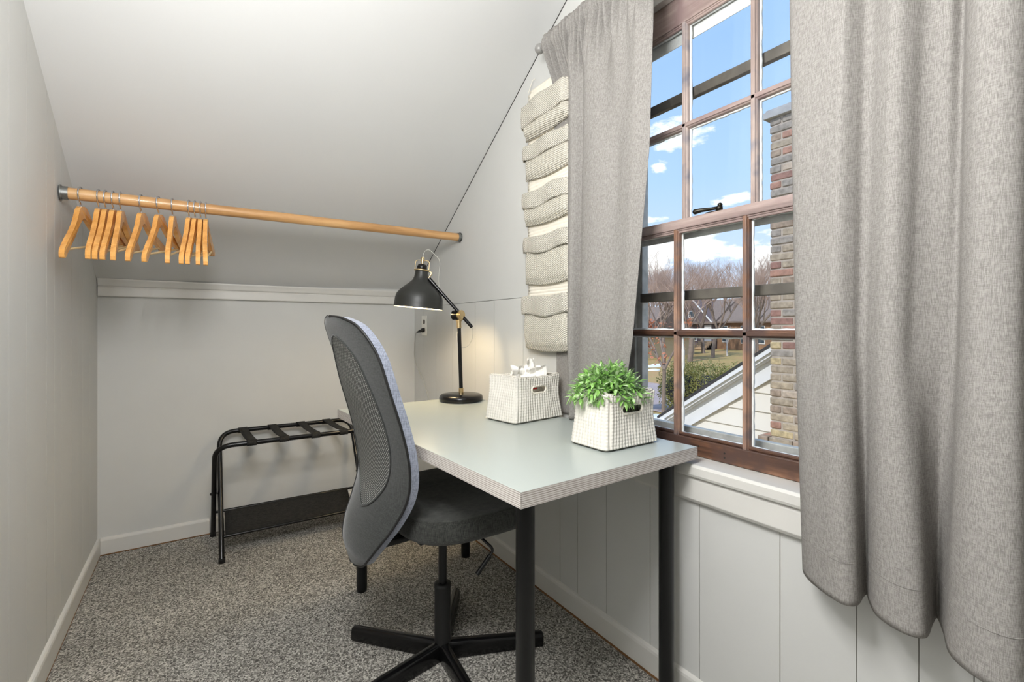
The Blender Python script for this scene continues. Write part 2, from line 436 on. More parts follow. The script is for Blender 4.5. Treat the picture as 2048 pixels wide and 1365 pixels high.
# moulding at the top of the knee wall
prof = [(0, 1.186), (.016, 1.186), (.019, 1.190), (.019, 1.226), (.0155, 1.229), (.0155, 1.232), (.022, 1.236), (.026, 1.250), (.030, 1.262), (.030, 1.268), (0, 1.268)]
m = MB(); m.prism([(YB-a, z) for a, z in prof], XL+.004, XR-.002, lambda u, v, t: (t, u, v))
o = m.build('trim_1', M['trim'], bevel=.0015); o['kind'] = 'structure'
# baseboards
bp = [(0, .0), (.012, .0), (.012, .062), (.010, .069), (.006, .073), (0, .075)]
m = MB(); m.prism([(YB-a, z+.004) for a, z in bp], XL+.011, .045, lambda u, v, t: (t, u, v)); m.prism([(YB-a, z+.004) for a, z in bp], .048, XR-.011, lambda u, v, t: (t, u, v))
o = m.build('baseboard_back', M['trim']); o['kind'] = 'structure'
m = MB(); m.prism([(XL+a, z+.004) for a, z in bp], YF+.02, YB-.0, lambda u, v, t: (u, t, v))
o = m.build('baseboard_left', M['trim']); o['kind'] = 'structure'
m = MB(); m.prism([(XR-a, z+.006) for a, z in bp], YF+.02, YB-.0, lambda u, v, t: (u, t, v))
o = m.build('baseboard_right', M['trim']); o['kind'] = 'structure'
m = MB(); m.box(XL, .045, YB-.014, YB-.002, 0, .0045); m.box(XR-.0145, XR-.002, YF, YB, 0, .0065); m.box(XL+.002, XL+.0128, YF, YB, 0, .004)
o = m.build('trim_2', M['brown_gap']); o['kind'] = 'structure'

# ------------------------------------------------------------------ window
win = thing('window_1', None, None, (XR, .81, .66), kind='structure')
SX = 1.191   # room face of the lower sash
UX = 1.230   # room face of the upper sash
mY = (.918, .702)
SY0, SY1 = .448, 1.182
def sash(name, X, z0, z1, zbot, ztop, zm, mat, matv, label, thick=.034):
    sw = .046
    root = bpy.data.objects.new(name, None); C.objects.link(root); root.parent = win
    root.location = (0, 0, 0)
    m = MB(); m.box(X, X+thick, SY0, SY1, z0, zbot); m.box(X+.006, X+.014, SY0+sw, SY1-sw, zbot, zbot+.010)
    m.build('bottom_rail', mat, root, bevel=.003)
    m = MB(); m.box(X, X+thick, SY0, SY1, ztop, z1); m.box(X+.006, X+.014, SY0+sw, SY1-sw, ztop-.011, ztop); m.box(X+.003, X+.009, SY0+sw, SY1-sw, ztop-.005, ztop)
    m.build('top_rail', mat, root, bevel=.003)
    for a, b in ((SY0, SY0+sw), (SY1-sw, SY1)):
        m = MB(); m.box(X+.0005, X+thick-.0005, a, b, zbot, ztop); m.build('stile', matv, root, bevel=.003)
    def munt(t0, t1, vert, c):
        # moulded glazing bar: wide rounded fillet on the room side stepping to a narrow nose
        p = [(-.0055, 0), (.0055, 0), (.0065, .004), (.0095, .007), (.0105, .015), (.0105, .018), (.0045, .019), (.0045, .030), (-.0045, .030), (-.0045, .019), (-.0105, .018), (-.0105, .015), (-.0095, .007), (-.0065, .004)]
        q = MB()
        if vert: q.prism(p, t0, t1, lambda u, v, t: (X+v, c+u, t))
        else: q.prism(p, t0, t1, lambda u, v, t: (X+v, t, c+u))
        return q
    for y in mY:
        munt(zbot, ztop, True, y).build('muntin', matv, root, bevel=.0012)
    munt(SY0+sw, SY1-sw, False, zm).build('muntin', mat, root, bevel=.0012)
    # putty lines outside the glass, slightly ragged
    q = MB()
    ys = [SY0+sw, mY[1], mY[0], SY1-sw]; zs = [zbot, zm, ztop]
    for i in range(3):
        for j in range(2):
            a, b, c, d = ys[i]+(.010 if i else 0), ys[i+1]-(.010 if i < 2 else 0), zs[j]+(.010 if j else .004), zs[j+1]-(.010 if j < 1 else .006)
            for (p0, p1) in (((a, c), (b, c)), ((a, d), (b, d)), ((a, c), (a, d)), ((b, c), (b, d))):
                L = math.hypot(p1[0]-p0[0], p1[1]-p0[1]); n = max(6, int(L/.014))
                q.tube([(X+.022, lerp(p0[0], p1[0], k/n)+rnd.uniform(-.0006, .0006), lerp(p0[1], p1[1], k/n)+rnd.uniform(-.0006, .0006)) for k in range(n+1)], .004, 5, radii=[rnd.uniform(.0036, .0062) for k in range(n+1)])
    q.build('putty', M['putty'], root)
    for i in range(3):
        for j in range(2):
            g = MB(); g.box(X+.0190, X+.0205, ys[i]+.002, ys[i+1]-.002, zs[j]+.002, zs[j+1]-.002)
            g.build('pane', M['glass'], root)
    return root
win_l = sash('lower_sash', SX, .673, 1.364, .722, 1.335, 1.025, M['sash_wood'], M['sash_wood_v'], '')
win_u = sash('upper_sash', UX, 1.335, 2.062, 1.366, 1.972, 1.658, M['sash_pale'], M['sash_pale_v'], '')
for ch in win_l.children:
    if ch.name.startswith('top_rail'): ch.data.materials[0] = M['sash_pale']  # meeting rail takes the same glare-tinted wood
m = MB(); m.box(UX+.034, UX+.037, SY0+.02, SY1-.02, 1.318, 1.352); m.box(UX+.034, UX+.038, SY0+.02, SY1-.02, 1.946, 1.976); m.box(UX+.034, UX+.0365, SY0+.02, SY1-.02, 1.930, 1.946)
m.build('outer_white_face', M['putty'], win_u)
# nail plate holes in bottom rail
m = MB(); m.tube([(SX-.0006, .758, .700), (SX+.001, .758, .700)], .0028, 10); m.tube([(SX-.0006, .758, .688), (SX+.001, .758, .688)], .0028, 10); m.tube([(SX-.0006, .838, .703), (SX+.001, .838, .703)], .0022, 10)
m.build('screw_hole', M['gap'], win_l)
# latch on the meeting rail
m = MB()
lz = 1.364; ly = .795
m.box(SX+.004, SX+.030, ly-.024, ly+.024, lz, lz+.003)
m.lathe([(.0001, 0), (.009, 0), (.009, .010), (.006, .013), (.0001, .013)], Matrix.Translation((SX+.015, ly-.012, lz+.003)), 20)
m.tube([(SX+.014, ly-.012, lz+.011), (SX+.010, ly+.012, lz+.0115), (SX+.002, ly+.036, lz+.012), (SX-.004, ly+.050, lz+.010)], .005, 10, radii=[.005, .0045, .006, .0075])
m.sphere((SX-.004, ly+.051, lz+.010), .0078, 14, 8); m.sphere((SX+.015, ly-.014, lz+.018), .0068, 14, 8)
m.build('sash_latch', M['latch'], win_l)
# stool + apron
m = MB(); m.prism([(1.113, .637), (1.110, .645), (1.110, .665), (1.114, .672), (1.240, .672), (1.240, .637)], WY0-.06, 1.262, lambda u, v, t: (u, t, v))
m.build('window_stool', M['trim'], win, bevel=.002)
m = MB(); m.prism([(1.124, .637), (1.1215, .625), (1.120, .575), (1.126, .566), (XR, .560), (XR, .637)], WY0-.03, 1.235, lambda u, v, t: (u, t, v))
m.build('window_apron', M['trim'], win, bevel=.0015)
# jambs, head, stops, outside sill
m = MB()
m.box(XR-.0, 1.312, SY1, 1.20, .66, 2.125); m.box(XR-.0, 1.312, .43, SY0, .66, 2.125)
m.box(XR, SX-.002, SY1-.010, SY1+.001, .673, 2.062); m.box(XR, SX-.002, SY0-.001, SY0+.010, .673, 2.062)
m.build('window_jamb', M['trim'], win)
m = MB(); m.box(XR, 1.312, .43, 1.20, 2.120, 2.15); m.box(1.200, UX-.003, .445, 1.185, 2.056, 2.120); m.box(UX+.036, 1.312, .445, 1.185, 2.036, 2.120); m.box(XR-.018, XR, .36, 1.262, 2.128, 2.22)
m.build('window_head', M['trim'], win, bevel=.002)
m = MB(); m.box(XR-.018, XR, SY1+.006, 1.262, .673, 2.126); m.box(XR-.018, XR, .36, SY0-.006, .673, 2.126)
m.build('window_casing', M['trim'], win, bevel=.002)
m = MB(); m.prism([(1.19, .660), (1.241, .670), (1.38, .645), (1.38, .610), (1.19, .61)], .40, 1.23, lambda u, v, t: (u, t, v))
m.build('outer_sill', M['alu_dark'], win, bevel=.002)
# storm window
st = bpy.data.objects.new('storm_window', None); C.objects.link(st); st.parent = win
TX = 1.268
m = MB()
m.box(TX, TX+.030, 1.112, SY1, .672, 2.064); m.box(TX-.010, TX+.0, 1.134, 1.142, .672, 2.064)
m.box(TX, TX+.030, SY0, .50, .672, 2.064); m.box(TX+.001, TX+.029, .50, 1.112, 2.03, 2.064)
m.build('storm_frame', M['alu'], st, bevel=.0015)
m = MB(); m.box(TX+.001, TX+.029, .50, 1.112, .672, .694); m.box(TX+.004, TX+.026, .50, 1.112, .694, .734); m.build('storm_bottom_rail', M['alu'], st, bevel=.002)
for z0, z1 in ((1.128, 1.158), (1.752, 1.782)):
    m = MB(); m.box(TX-.002, TX+.018, .50, 1.120, z0, z1); m.box(TX+.004, TX+.026, .50, 1.118, z0+.006, z1-.008); m.build('storm_rail', M['alu_dark'], st, bevel=.0025)
for z0, z1 in ((.734, 1.128), (1.158, 1.752), (1.782, 2.03)):
    m = MB(); m.box(TX+.012, TX+.0135, .502, 1.110, z0, z1); m.build('pane', M['glass'], st)

# ------------------------------------------------------------------ desk
TA = R(3.2); n0 = Vector((.526, .766, 0)); el = Vector((-sin(TA), cos(TA), 0)); es = Vector((cos(TA), sin(TA), 0))
TL, TW, TZ = 1.190, .607, .718
desk = thing('desk', 'long grey-topped desk with layered edge on round black legs, under the window', 'desk', (n0+el*TL/2+es*TW/2)[:])
def dframe(a, b, z): p = n0+el*a+es*b; return (p.x, p.y, z)
Md = Matrix(((es.x, el.x, 0, n0.x), (es.y, el.y, 0, n0.y), (0, 0, 1, 0), (0, 0, 0, 1)))
m = MB(); m.box(.001, TW-.001, .001, TL-.001, TZ-.0325, TZ, Md); m.build('table_top', M['table_top'], desk, bevel=.0012)
m = MB()
for x0, x1, y0, y1 in ((0, TW, 0, .0014), (0, TW, TL-.0014, TL), (0, .0014, 0, TL), (TW-.0014, TW, 0, TL)): m.box(x0, x1, y0, y1, TZ-.033, TZ-.0008, Md)
m.build('edge_band', M['edge'], desk)
for a, b in ((.060, .058), (.060, TW-.055), (TL-.062, .075), (TL-.062, TW-.055)):
    q = Vector(dframe(a, b, 0)); m = MB()
    m.lathe([(.0001, TZ-.0335), (.030, TZ-.0335), (.030, TZ-.042), (.0205, TZ-.046), (.0205, .02), (.0195, .012), (.0195, .001), (.0001, .001)], Matrix.Translation(q), 32)
    m.build('leg', M['black_metal'], desk)

# ------------------------------------------------------------------ office chair
HX, HY = .642, 1.372
CA = R(3.0); cu = Vector((cos(CA), sin(CA), 0)); cv = Vector((-sin(CA), cos(CA), 0)); hub = Vector((HX, HY, 0))
chair = thing('office_chair', 'black swivel chair with tall mesh back, pushed in at the grey desk', 'chair', (HX, HY, 0))
def cp(u, v, z): p = hub+cu*u+cv*v; return Vector((p.x, p.y, z))
# seat: rounded superellipse pad, slightly dished
SUC, SA, SB = .034, .208, .245
m = MB()
def seatf(i, j):
    th = 2*PI*i; e = .62
    cx = math.copysign(abs(cos(th))**e, cos(th)); sy = math.copysign(abs(sin(th))**e, sin(th))
    # profile j: 0 bottom centre -> side -> top centre
    prof = [(.0, .446), (.7, .446), (.93, .449), (.985, .459), (1.0, .475), (1.0, .498), (.985, .511), (.95, .517), (.6, .518), (.3, .514), (.0, .512)]
    r, z = catmull(prof, j)
    w = 1+.04*cx
    front = smooth((cx*r-.55)/.5)
    return cp(SUC+SA*cx*r*1.0, SB*sy*r*w, z-.018*front+.008*abs(sy*r)**3)
m.grid(seatf, 72, 40, closed_u=True)
m.build('seat', M['chair_fabric'], chair)
m = MB()
m.box(-.12, .12, -.09, .09, .415, .442, Matrix.Translation((HX, HY, 0)) @ Matrix.Rotation(CA, 4, 'Z'))
m.box(-.20, -.06, -.03, .03, .410, .428, Matrix.Translation((HX, HY, 0)) @ Matrix.Rotation(CA, 4, 'Z'))
m.build('seat_mechanism', M['rubber'], chair, bevel=.006)
# backrest shell
keyU = [(1.060, -.306, .010), (1.057, -.305, .060), (1.050, -.303, .095), (1.035, -.298, .140), (1.00, -.283, .172), (.95, -.262, .190), (.87, -.236, .199), (.78, -.208, .203), (.70, -.189, .204), (.63, -.181, .197), (.57, -.188, .184), (.51, -.210, .164), (.455, -.240, .138), (.41, -.256, .108), (.380, -.252, .076), (.366, -.249, .046), (.358, -.247, .010)]
kz = [(k[0]+(.60-k[0])*.10 if k[0] < .6 else k[0]+(k[0]-.6)*.028, k[1], k[2]) for k in keyU]
def row(t): return catmull(kz, t)
TH = .032; WR = .034
def back_pt(t, s_, side):
    z, U, w = row(t); ww = max(w, .004)
    wrap = WR*(abs(s_)**2.2)*(w/.2)
    base = U+wrap-WR-.018+.008*smooth((z-.85)/.2)+.014*smooth((.55-z)/.15)
    edge = 1-abs(s_)**6
    tt = TH*(.78+.22*edge)*min(1, w/.07)
    ti = smooth(t/.03)*smooth((1-t)/.03)
    return cp(base+(tt*ti if side else 0), s_*ww, z)
m = MB(); m.grid(lambda i, j: back_pt(i, j*2-1, 0), 80, 36, flip=False)
back = m.build('backrest', M['chair_back'], chair)
m = MB(); m.grid(lambda i, j: back_pt(i, 1-j*2, 1), 80, 36)
m.grid(lambda i, j: lerp(back_pt(i, -1, 0), back_pt(i, -1, 1), j), 80, 3)
m.grid(lambda i, j: lerp(back_pt(i, 1, 1), back_pt(i, 1, 0), j), 80, 3)
m.grid(lambda i, j: lerp(back_pt(0, i*2-1, 1), back_pt(0, i*2-1, 0), j), 36, 2)
m.grid(lambda i, j: lerp(back_pt(1, i*2-1, 0), back_pt(1, i*2-1, 1), j), 36, 2)
m.build('front_cover', M['chair_front'], back)
# mesh inset on the rear face
mm, nt, b = newmat('dark_mesh_inset')
sepn = nt.nodes.new('ShaderNodeSeparateXYZ'); nt.links.new(tex(nt), sepn.inputs[0])
def wv(src, k):
    a = nt.nodes.new('ShaderNodeMath'); a.operation = 'MULTIPLY'; a.inputs[1].default_value = k; nt.links.new(src, a.inputs[0])
    s_ = nt.nodes.new('ShaderNodeMath'); s_.operation = 'SINE'; nt.links.new(a.outputs[0], s_.inputs[0]); return s_.outputs[0]
mu = nt.nodes.new('ShaderNodeMath'); mu.operation = 'MULTIPLY'
nt.links.new(wv(sepn.outputs[1], 2*PI/.0085), mu.inputs[0]); nt.links.new(wv(sepn.outputs[2], 2*PI/.0085), mu.inputs[1])
nt.links.new(ramp(nt, mu.outputs[0], [(.0, srgb(46, 48, 47)), (.35, srgb(84, 86, 85)), (.6, srgb(190, 192, 188))]), b.inputs['Base Color'])  # pale dots put glints of light on the mesh into its colour
b.inputs['Roughness'].default_value = .6
M['mesh'] = mm
m = MB()
def inset(i, j):
    t = lerp(.235, .665, i); k = sin(PI*min(1, max(0, i)))**.55
    s_ = (j*2-1)*.70*max(k, .02)
    p = back_pt(t, s_, 0); return p-cu*.0022
m.grid(inset, 60, 20)
m.build('mesh_inset', M['mesh'], back)
m = MB()
lo = [inset(i/50, 0) for i in range(51)]+[inset(1-i/50, 1) for i in range(51)]
m.tube(lo, .0028, 6, closed=True)
m.build('seam', M['chair_back'], back)
m = MB(); m.tube([back_pt(i/90, -1, 0)+Vector((0, 0, 0)) for i in range(91)], .0032, 6); m.tube([back_pt(i/90, 1, 0) for i in range(91)], .0032, 6)
m.build('edge_piping', M['rubber'], back)
# back support arm under the seat
m = MB(); m.tube(arc_path([cp(-.06, 0, .422), cp(-.19, 0, .412), cp(-.215, 0, .45), cp(-.205, 0, .50)], .05), .014, 10)
m.build('back_bracket', M['black_metal'], chair)
# gas column
m = MB(); m.tube([cp(0, 0, .23), cp(0, 0, .418)], .0135, 24); m.build('gas_lift', M['black_metal'], chair)
m = MB(); m.lathe([(.0001, .238), (.020, .238), (.026, .236), (.0265, .226), (.0255, .222), (.0255, .048), (.027, .030), (.0001, .030)], Matrix.Translation((HX, HY, 0)), 32)
m.build('column_sleeve', M['rubber'], chair)
tips = [(.430, 1.622), (.852, 1.680), (.948, 1.246), (None, 0), (None, 0)]
a0 = math.atan2(1.246-HY, .948-HX)
angs = [math.atan2(1.622-HY, .430-HX), math.atan2(1.680-HY, .852-HX), a0, a0-R(72), a0-R(146)]
for k, a in enumerate(angs):
    L = .325
    T = Matrix.Translation((HX, HY, 0)) @ Matrix.Rotation(a, 4, 'Z')
    m = MB(); prof = [(-.014, .001), (.014, .001), (.0165, .006), (.0165, .030), (.013, .040), (.006, .044), (-.006, .044), (-.013, .040), (-.0165, .030), (-.0165, .006)]
    nn = len(prof)
    vs = []
    for x, sc, dz in ((.018, 1.05, .012), (.10, 1.0, .009), (L-.004, .92, 0), (L, .8, 0)):
        for u, v in prof: vs.append(T @ Vector((x, u*sc, max(.001, v*(1 if x < L else .93)+(dz if v > .02 else 0)))))
    fs = [(r*nn+i, r*nn+(i+1) % nn, (r+1)*nn+(i+1) % nn, (r+1)*nn+i) for r in range(3) for i in range(nn)]
    m.add(vs, fs, True); m.add(vs[:nn], [tuple(range(nn))]); m.add(vs[-nn:], [tuple(range(nn))[::-1]])
    m.build('base_leg', M['black_gloss'], chair, bevel=.001)
# height lever (right-hand side of the sitter)
l0 = cp(.09, -.03, .432)
m = MB()
lp = arc_path([Vector((.672, 1.19, .443)), Vector((.706, 1.164, .405)), Vector((.672, 1.170, .366))], .014)
m.tube([cp(.03, -.08, .436)]+lp, .0040, 10)
e0 = Vector((.694, 1.166, .391)); e1 = Vector((.655, 1.172, .345))
m.tube([e0, e1], .0068, 12)
m.build('height_lever', M['black_gloss'], chair)

# ------------------------------------------------------------------ luggage rack
rack = thing('luggage_rack', 'folding black metal luggage rack with webbing straps and lower fabric shelf, by the back wall', 'luggage rack', (.39, 2.64, 0))
xa, xb = .070, .742
ZT = .518
yn, yf_ = 2.462, 2.792     # near / far at top and foot
def rframe(ytop, yfoot, inset):
    a, b = xa+inset, xb-inset
    return arc_path([(a, yfoot, .008), (a, lerp(yfoot, ytop, .45), lerp(0, ZT, .45)), (a, ytop, ZT), (b, ytop, ZT), (b, lerp(yfoot, ytop, .45), lerp(0, ZT, .45)), (b, yfoot, .008)], .075, 10)
m = MB(); m.tube(rframe(yn, yf_+.010, -.012), .0112, 14); f1 = m.build('tube_frame', M['black_gloss'], rack)
m = MB(); m.tube(rframe(yf_, yn, .014), .0112, 14); f2 = m.build('tube_frame', M['black_gloss'], rack)
def legy(yt, yfoot, z): return lerp(yfoot, yt, z/ZT)
m = MB(); yr1 = legy(yf_, yn, .092); m.tube([(xa+.014, yr1, .092), (xb-.014, yr1, .092)], .006, 10)
m.tube([(xa-.012, legy(yn, yf_+.010, .150), .150), (xb+.012, legy(yn, yf_+.010, .150), .150)], .006, 10)
m.build('shelf_rail', M['black_gloss'], rack)
m = MB()
ya, yb = yr1, legy(yn, yf_+.010, .150)
def shelf(i, j):
    y = lerp(ya, yb, j); z = lerp(.092, .150, j)-.028*sin(PI*j)
    if j == 0: z += .007
    if j == 1: z += .007
    return (lerp(xa+.032, xb-.055, i), y, z)
m.grid(shelf, 12, 14); m.build('fabric_shelf', M['rack_fabric'], rack, solid=.002)
for x in (.200, .335, .475, .607):
    m = MB(); w = .040
    pr = []
    for k in range(9): a = PI/2+PI*k/8+.0; pr.append((yn+cos(a)*.0132, ZT+sin(a)*.0132))
    pr2 = [(lerp(yn, yf_, t), ZT+.0125-.006*sin(PI*t)) for t in [k/10 for k in range(1, 10)]]
    pr3 = []
    for k in range(9): a = PI/2-PI*k/8; pr3.append((yf_+cos(a)*.0132, ZT+sin(a)*.0132))
    path = pr[::-1]+pr2+pr3
    m.grid(lambda i, j: (x-w/2+w*j+(path[min(int(i*(len(path)-1)+.5), len(path)-1)][0]-yn)*-.04, *path[min(int(i*(len(path)-1)+.5), len(path)-1)]), len(path)-1, 3)
    m.build('strap', M['rack_fabric'], rack, solid=.0022)
for x in (xa, xb):
    m = MB(); m.tube([(x-.020, 2.631, .262), (x+.024, 2.631, .262)], .0045, 10); m.sphere((x-.022, 2.631, .262), .007, 10, 6)
    m.build('pivot_bolt', M['black_gloss'], rack)
for x, y in ((xa-.012, yf_+.010), (xb+.012, yf_+.010), (xa+.014, yn), (xb-.014, yn)):
    m = MB(); m.lathe([(.0001, 0), (.0135, 0), (.0135, .018), (.012, .022)], Matrix.Translation((x, y, .0005)), 16); m.build('rubber_foot', M['rubber'], rack)

# ------------------------------------------------------------------ clothes rod and hangers
RL = Vector((XL+.003, 2.141, 1.491)); RR_ = Vector((XR-.003, 2.220, 1.515))
rod = thing('clothes_rod', 'long round wooden closet rod spanning wall to wall under the sloped ceiling', 'closet rod', RL[:])
d = (RR_-RL).normalized()
m = MB(); m.tube([RL+d*.008, RR_-d*.008], .0198, 28); m.build('rod', M['rod_wood'], rod)
for a, b, rr in ((RL, RL+d*.020, .0222), (RR_-d*.016, RR_, .0222)):
    m = MB(); m.tube([a, b], rr, 28); m.tube([a, a+d*.004], rr+.004, 28) if a is RL else m.tube([b-d*.003, b], rr+.003, 28)
    m.build('rod_socket', M['zinc'], rod)
hg = bpy.data.objects.new('clothes_hanger', None); C.objects.link(hg); hg.empty_display_size = .05
up = [(0, -.040), (.012, -.041), (.024, -.046), (.036, -.058), (.048, -.076), (.062, -.097), (.085, -.120), (.115, -.145), (.145, -.164), (.1600, -.1745), (.1612, -.179), (.1635, -.179), (.1655, -.178), (.185, -.192), (.199, -.203), (.207, -.218), (.208, -.233)]
lowr = [(.203, -.237), (.190, -.234), (.17, -.219), (.13, -.191), (.09, -.162), (.06, -.134), (.036, -.110), (.015, -.093), (0, -.088)]
half = up+lowr
poly = half+[(-a, b) for a, b in half[::-1] if a > .0001]
m = MB()
def hfr(u, v, t): return (t+.014*(u/.2)**2, u, v)
# the hooks are small for the thick rod, so every hanger sits tipped: near end low
TT = R(12)
def tip_(u, v): v = (v+.036)*.80; return (u*cos(TT)-v*sin(TT), -.036+u*sin(TT)+v*cos(TT))
def hfr2(u, v, t): a_, b_ = tip_(u, v); return (t+.010*(u/.2)**2, a_, b_)
m.prism(poly, -.0068, .0068, hfr2)
body = m.build('hanger_body', M['hanger_wood'], hg, bevel=.0045, bseg=3)
m = MB(); m.tube([(.007, *tip_(-.186, -.208)), (.008, *tip_(-.09, -.208)), (.008, *tip_(.09, -.208)), (.007, *tip_(.186, -.208))], .0036, 10); m.build('trouser_bar', M['bar_wood'], hg)
m = MB(); hk = []
rr = .0245
for k in range(0, 23):
    a = R(-35+k*10.8); hk.append((0, -rr*cos(a)*1.0, .0005+rr*sin(a)))
hk = [(0, -.026+.004, -.012-.003)]+hk[:0]+hk
path = []
for k in range(25):
    a = R(-20+k*9.6); path.append(Vector((0, rr*cos(a), rr*sin(a)+.0005)))
path += [Vector((0, -.016, -.022)), Vector((0, -.004, -.029)), Vector((0, 0, -.036)), Vector((0, 0, -.046))]
m.tube(path, .0023, 8); m.build('hook', M['steel'], hg)
hl = [(-.334, -9.6), (-.288, -4.8), (-.270, -5.4), (-.250, -6.1), (-.230, -4.0), (-.173, -10.9), (-.123, -13.6), (-.082, -6.3), (-.031, -10.6), (-.0125, -10.8), (.005, -6.3), (.0215, -4.4)]
labels = ['wooden hanger hanging alone at the far left of the rod, by the left wall',
 'wooden hanger, leftmost of the close bunch of four near the left end of the rod',
 'wooden hanger, second from left in the bunch of four near the left wall',
 'wooden hanger, third from left in the bunch of four near the left wall',
 'wooden hanger, rightmost of the bunch of four near the left wall',
 'wooden hanger, leftmost of the three loosely spaced ones in the middle of the row',
 'wooden hanger in the middle of the three loosely spaced ones',
 'wooden hanger seen almost edge-on, rightmost of the three loosely spaced ones',
 'wooden hanger, leftmost of the tight bunch of four at the right end of the row',
 'wooden hanger, second from left in the tight right-hand bunch of four',
 'wooden hanger, third from left in the tight right-hand bunch of four',
 'wooden hanger, last at the right end of the row of hangers']
for i, (x, ya_) in enumerate(hl):
    o = hg if i == 0 else copy_tree(hg)
    t = (x-RL.x)/(RR_.x-RL.x); p = RL.lerp(RR_, t)
    o.location = p; o.rotation_euler = (0, 0, R(ya_))
    tag(o, labels[i], 'hanger', 'wooden hangers on the closet rod')

# ------------------------------------------------------------------ desk lamp
lb = Vector((.972, 1.885, TZ))
lamp = thing('desk_lamp', 'lit black desk lamp with brass fittings, at the far end of the desk', 'lamp', lb[:])
fw = Vector((.5505, .8349, 0)); rt = Vector((.8349, -.5505, 0)); upv = Vector((0, 0, 1))
def LP(a, z, dp=0): p = lb+rt*a+fw*dp; return Vector((p.x, p.y, z))   # a = along the arm, dp = across
m = MB(); m.lathe([(.0001, TZ+.001), (.094, TZ+.001), (.0965, TZ+.005), (.0965, TZ+.016), (.094, TZ+.024), (.086, TZ+.029), (.05, TZ+.034), (.012, TZ+.037), (.0001, TZ+.037)], Matrix.Translation((lb.x, lb.y, 0)), 56)
m.build('lamp_base', M['black_gloss'], lamp)
m = MB(); m.tube([LP(0, TZ+.050), LP(-.009, 1.052)], .0085, 20); m.build('pole', M['black_gloss'], lamp)
J = LP(-.012, 1.098)
m = MB(); m.tube([LP(0, TZ+.034), LP(0, TZ+.056)], .0105, 20); m.build('brass_fitting', M['brass'], lamp)
m = MB(); m.tube([LP(-.009, 1.040), LP(-.010, 1.075)], .0105, 20); m.tube([LP(-.010, 1.071), LP(-.010, 1.077)], .014, 20)
ja = (rt*.80-fw*.60)
m.tube([J+ja*.010, J+ja*.020], .0225, 28); m.tube([J+ja*.020, J+ja*.0225], .0165, 28)
m.build('brass_fitting', M['brass'], lamp)
m = MB(); m.tube([J-ja*.026, J+ja*.010], .0225, 28); m.build('joint', M['black_gloss'], lamp)
A1 = LP(-.144, 1.262); A0 = LP(.049, 1.044)
m = MB(); m.tube([A0, A1], .0076, 16); m.tube([lerp(A0, A1, .86), A1], .0092, 16)
arm = m.build('arm', M['black_gloss'], lamp)
# shade: bell, axis slightly tilted in the arm plane
SC = LP(-.190, 1.130)      # rim centre
tilt = R(-5.2)
def shade_m(c, t):
    zx = (upv*cos(t)+rt*-sin(t)*-1*-1).normalized()
    zx = (upv*cos(t)-rt*sin(t)).normalized(); xx = (rt*cos(t)+upv*sin(t)).normalized(); yy = zx.cross(xx)
    return Matrix(((xx.x, yy.x, zx.x, c.x), (xx.y, yy.y, zx.y, c.y), (xx.z, yy.z, zx.z, c.z), (0, 0, 0, 1)))
SM = shade_m(SC, tilt)
out = [(.1085, 0), (.1075, .004), (.1060, .020), (.1045, .042), (.099, .060), (.085, .078), (.066, .095), (.049, .110), (.036, .124), (.0305, .138), (.0285, .155), (.0285, .168)]
inn = [(a-.0018, b) for a, b in out[::-1]]
m = MB(); m.lathe(out, SM, 56); sh = m.build('lamp_shade', M['black_gloss'], lamp)
M['shade_black'] = plain('matte_black_shade', (38, 39, 37), .42, vary=.04)
sh.data.materials[0] = M['shade_black']
M['shade_in'] = plain('white_shade_lining', (240, 236, 226), .5)
m = MB(); m.lathe(inn+[(.1070, 0), (.1085, 0)], SM, 56); m.lathe([(.0267, .166), (.0001, .166)], SM, 56); m.build('shade_lining', M['shade_in'], sh)
# louvred socket cup + brass ring + fork
m = MB(); m.lathe([(.0001, .168), (.0225, .168), (.0225, .184), (.018, .193), (.008, .197), (.0001, .197)], SM, 30); m.build('socket_cup', M['black_gloss'], lamp)
m = MB(); m.lathe([(.0285, .165), (.0335, .165), (.0345, .168), (.0335, .171), (.0225, .171)], SM, 40)
for s_ in (-1, 1):
    m.tube(arc_path([SM @ Vector((s_*.031, 0, .170)), SM @ Vector((s_*.0305, 0, .212)), SM @ Vector((0, 0, .213))], .012), .0016, 8)
m.tube([SM @ Vector((0, -.002, .171)), SM @ Vector((0, -.002, .216))], .0034, 10)
m.tube([SM @ Vector((0, 0, .203)), SM @ Vector((0, 0, .226))], .0075, 16); m.tube([SM @ Vector((0, 0, .210)), SM @ Vector((0, 0, .215))], .009, 16)
m.tube([SM @ Vector((.030, 0, .168)), SM @ Vector((.045, 0, .1605)), A1], .0042, 10)
m.build('brass_ring', M['brass'], lamp)
M['bulb'] = emis('warm_bulb', (1, .84, .58), 22)
m = MB(); m.sphere(SM @ Vector((0, 0, .090)), .022, 20, 12); m.tube([SM @ Vector((0, 0, .075)), SM @ Vector((0, 0, .15))], .013, 14); m.build('bulb', M['bulb'], lamp)
ld = bpy.data.lights.new('desk_lamp_light', 'POINT'); ld.energy = 4.8; ld.color = (1, .78, .46); ld.shadow_soft_size = .026
lo_ = bpy.data.objects.new('desk_lamp_light', ld); C.objects.link(lo_); lo_.parent = lamp
lo_.matrix_parent_inverse = Matrix.Identity(4)
zx = Vector((SM[0][2], SM[1][2], SM[2][2]))
lo_.location = (SM @ Vector((0, 0, .040)))-lb
lo_.rotation_euler = zx.to_track_quat('Z', 'Y').to_euler()
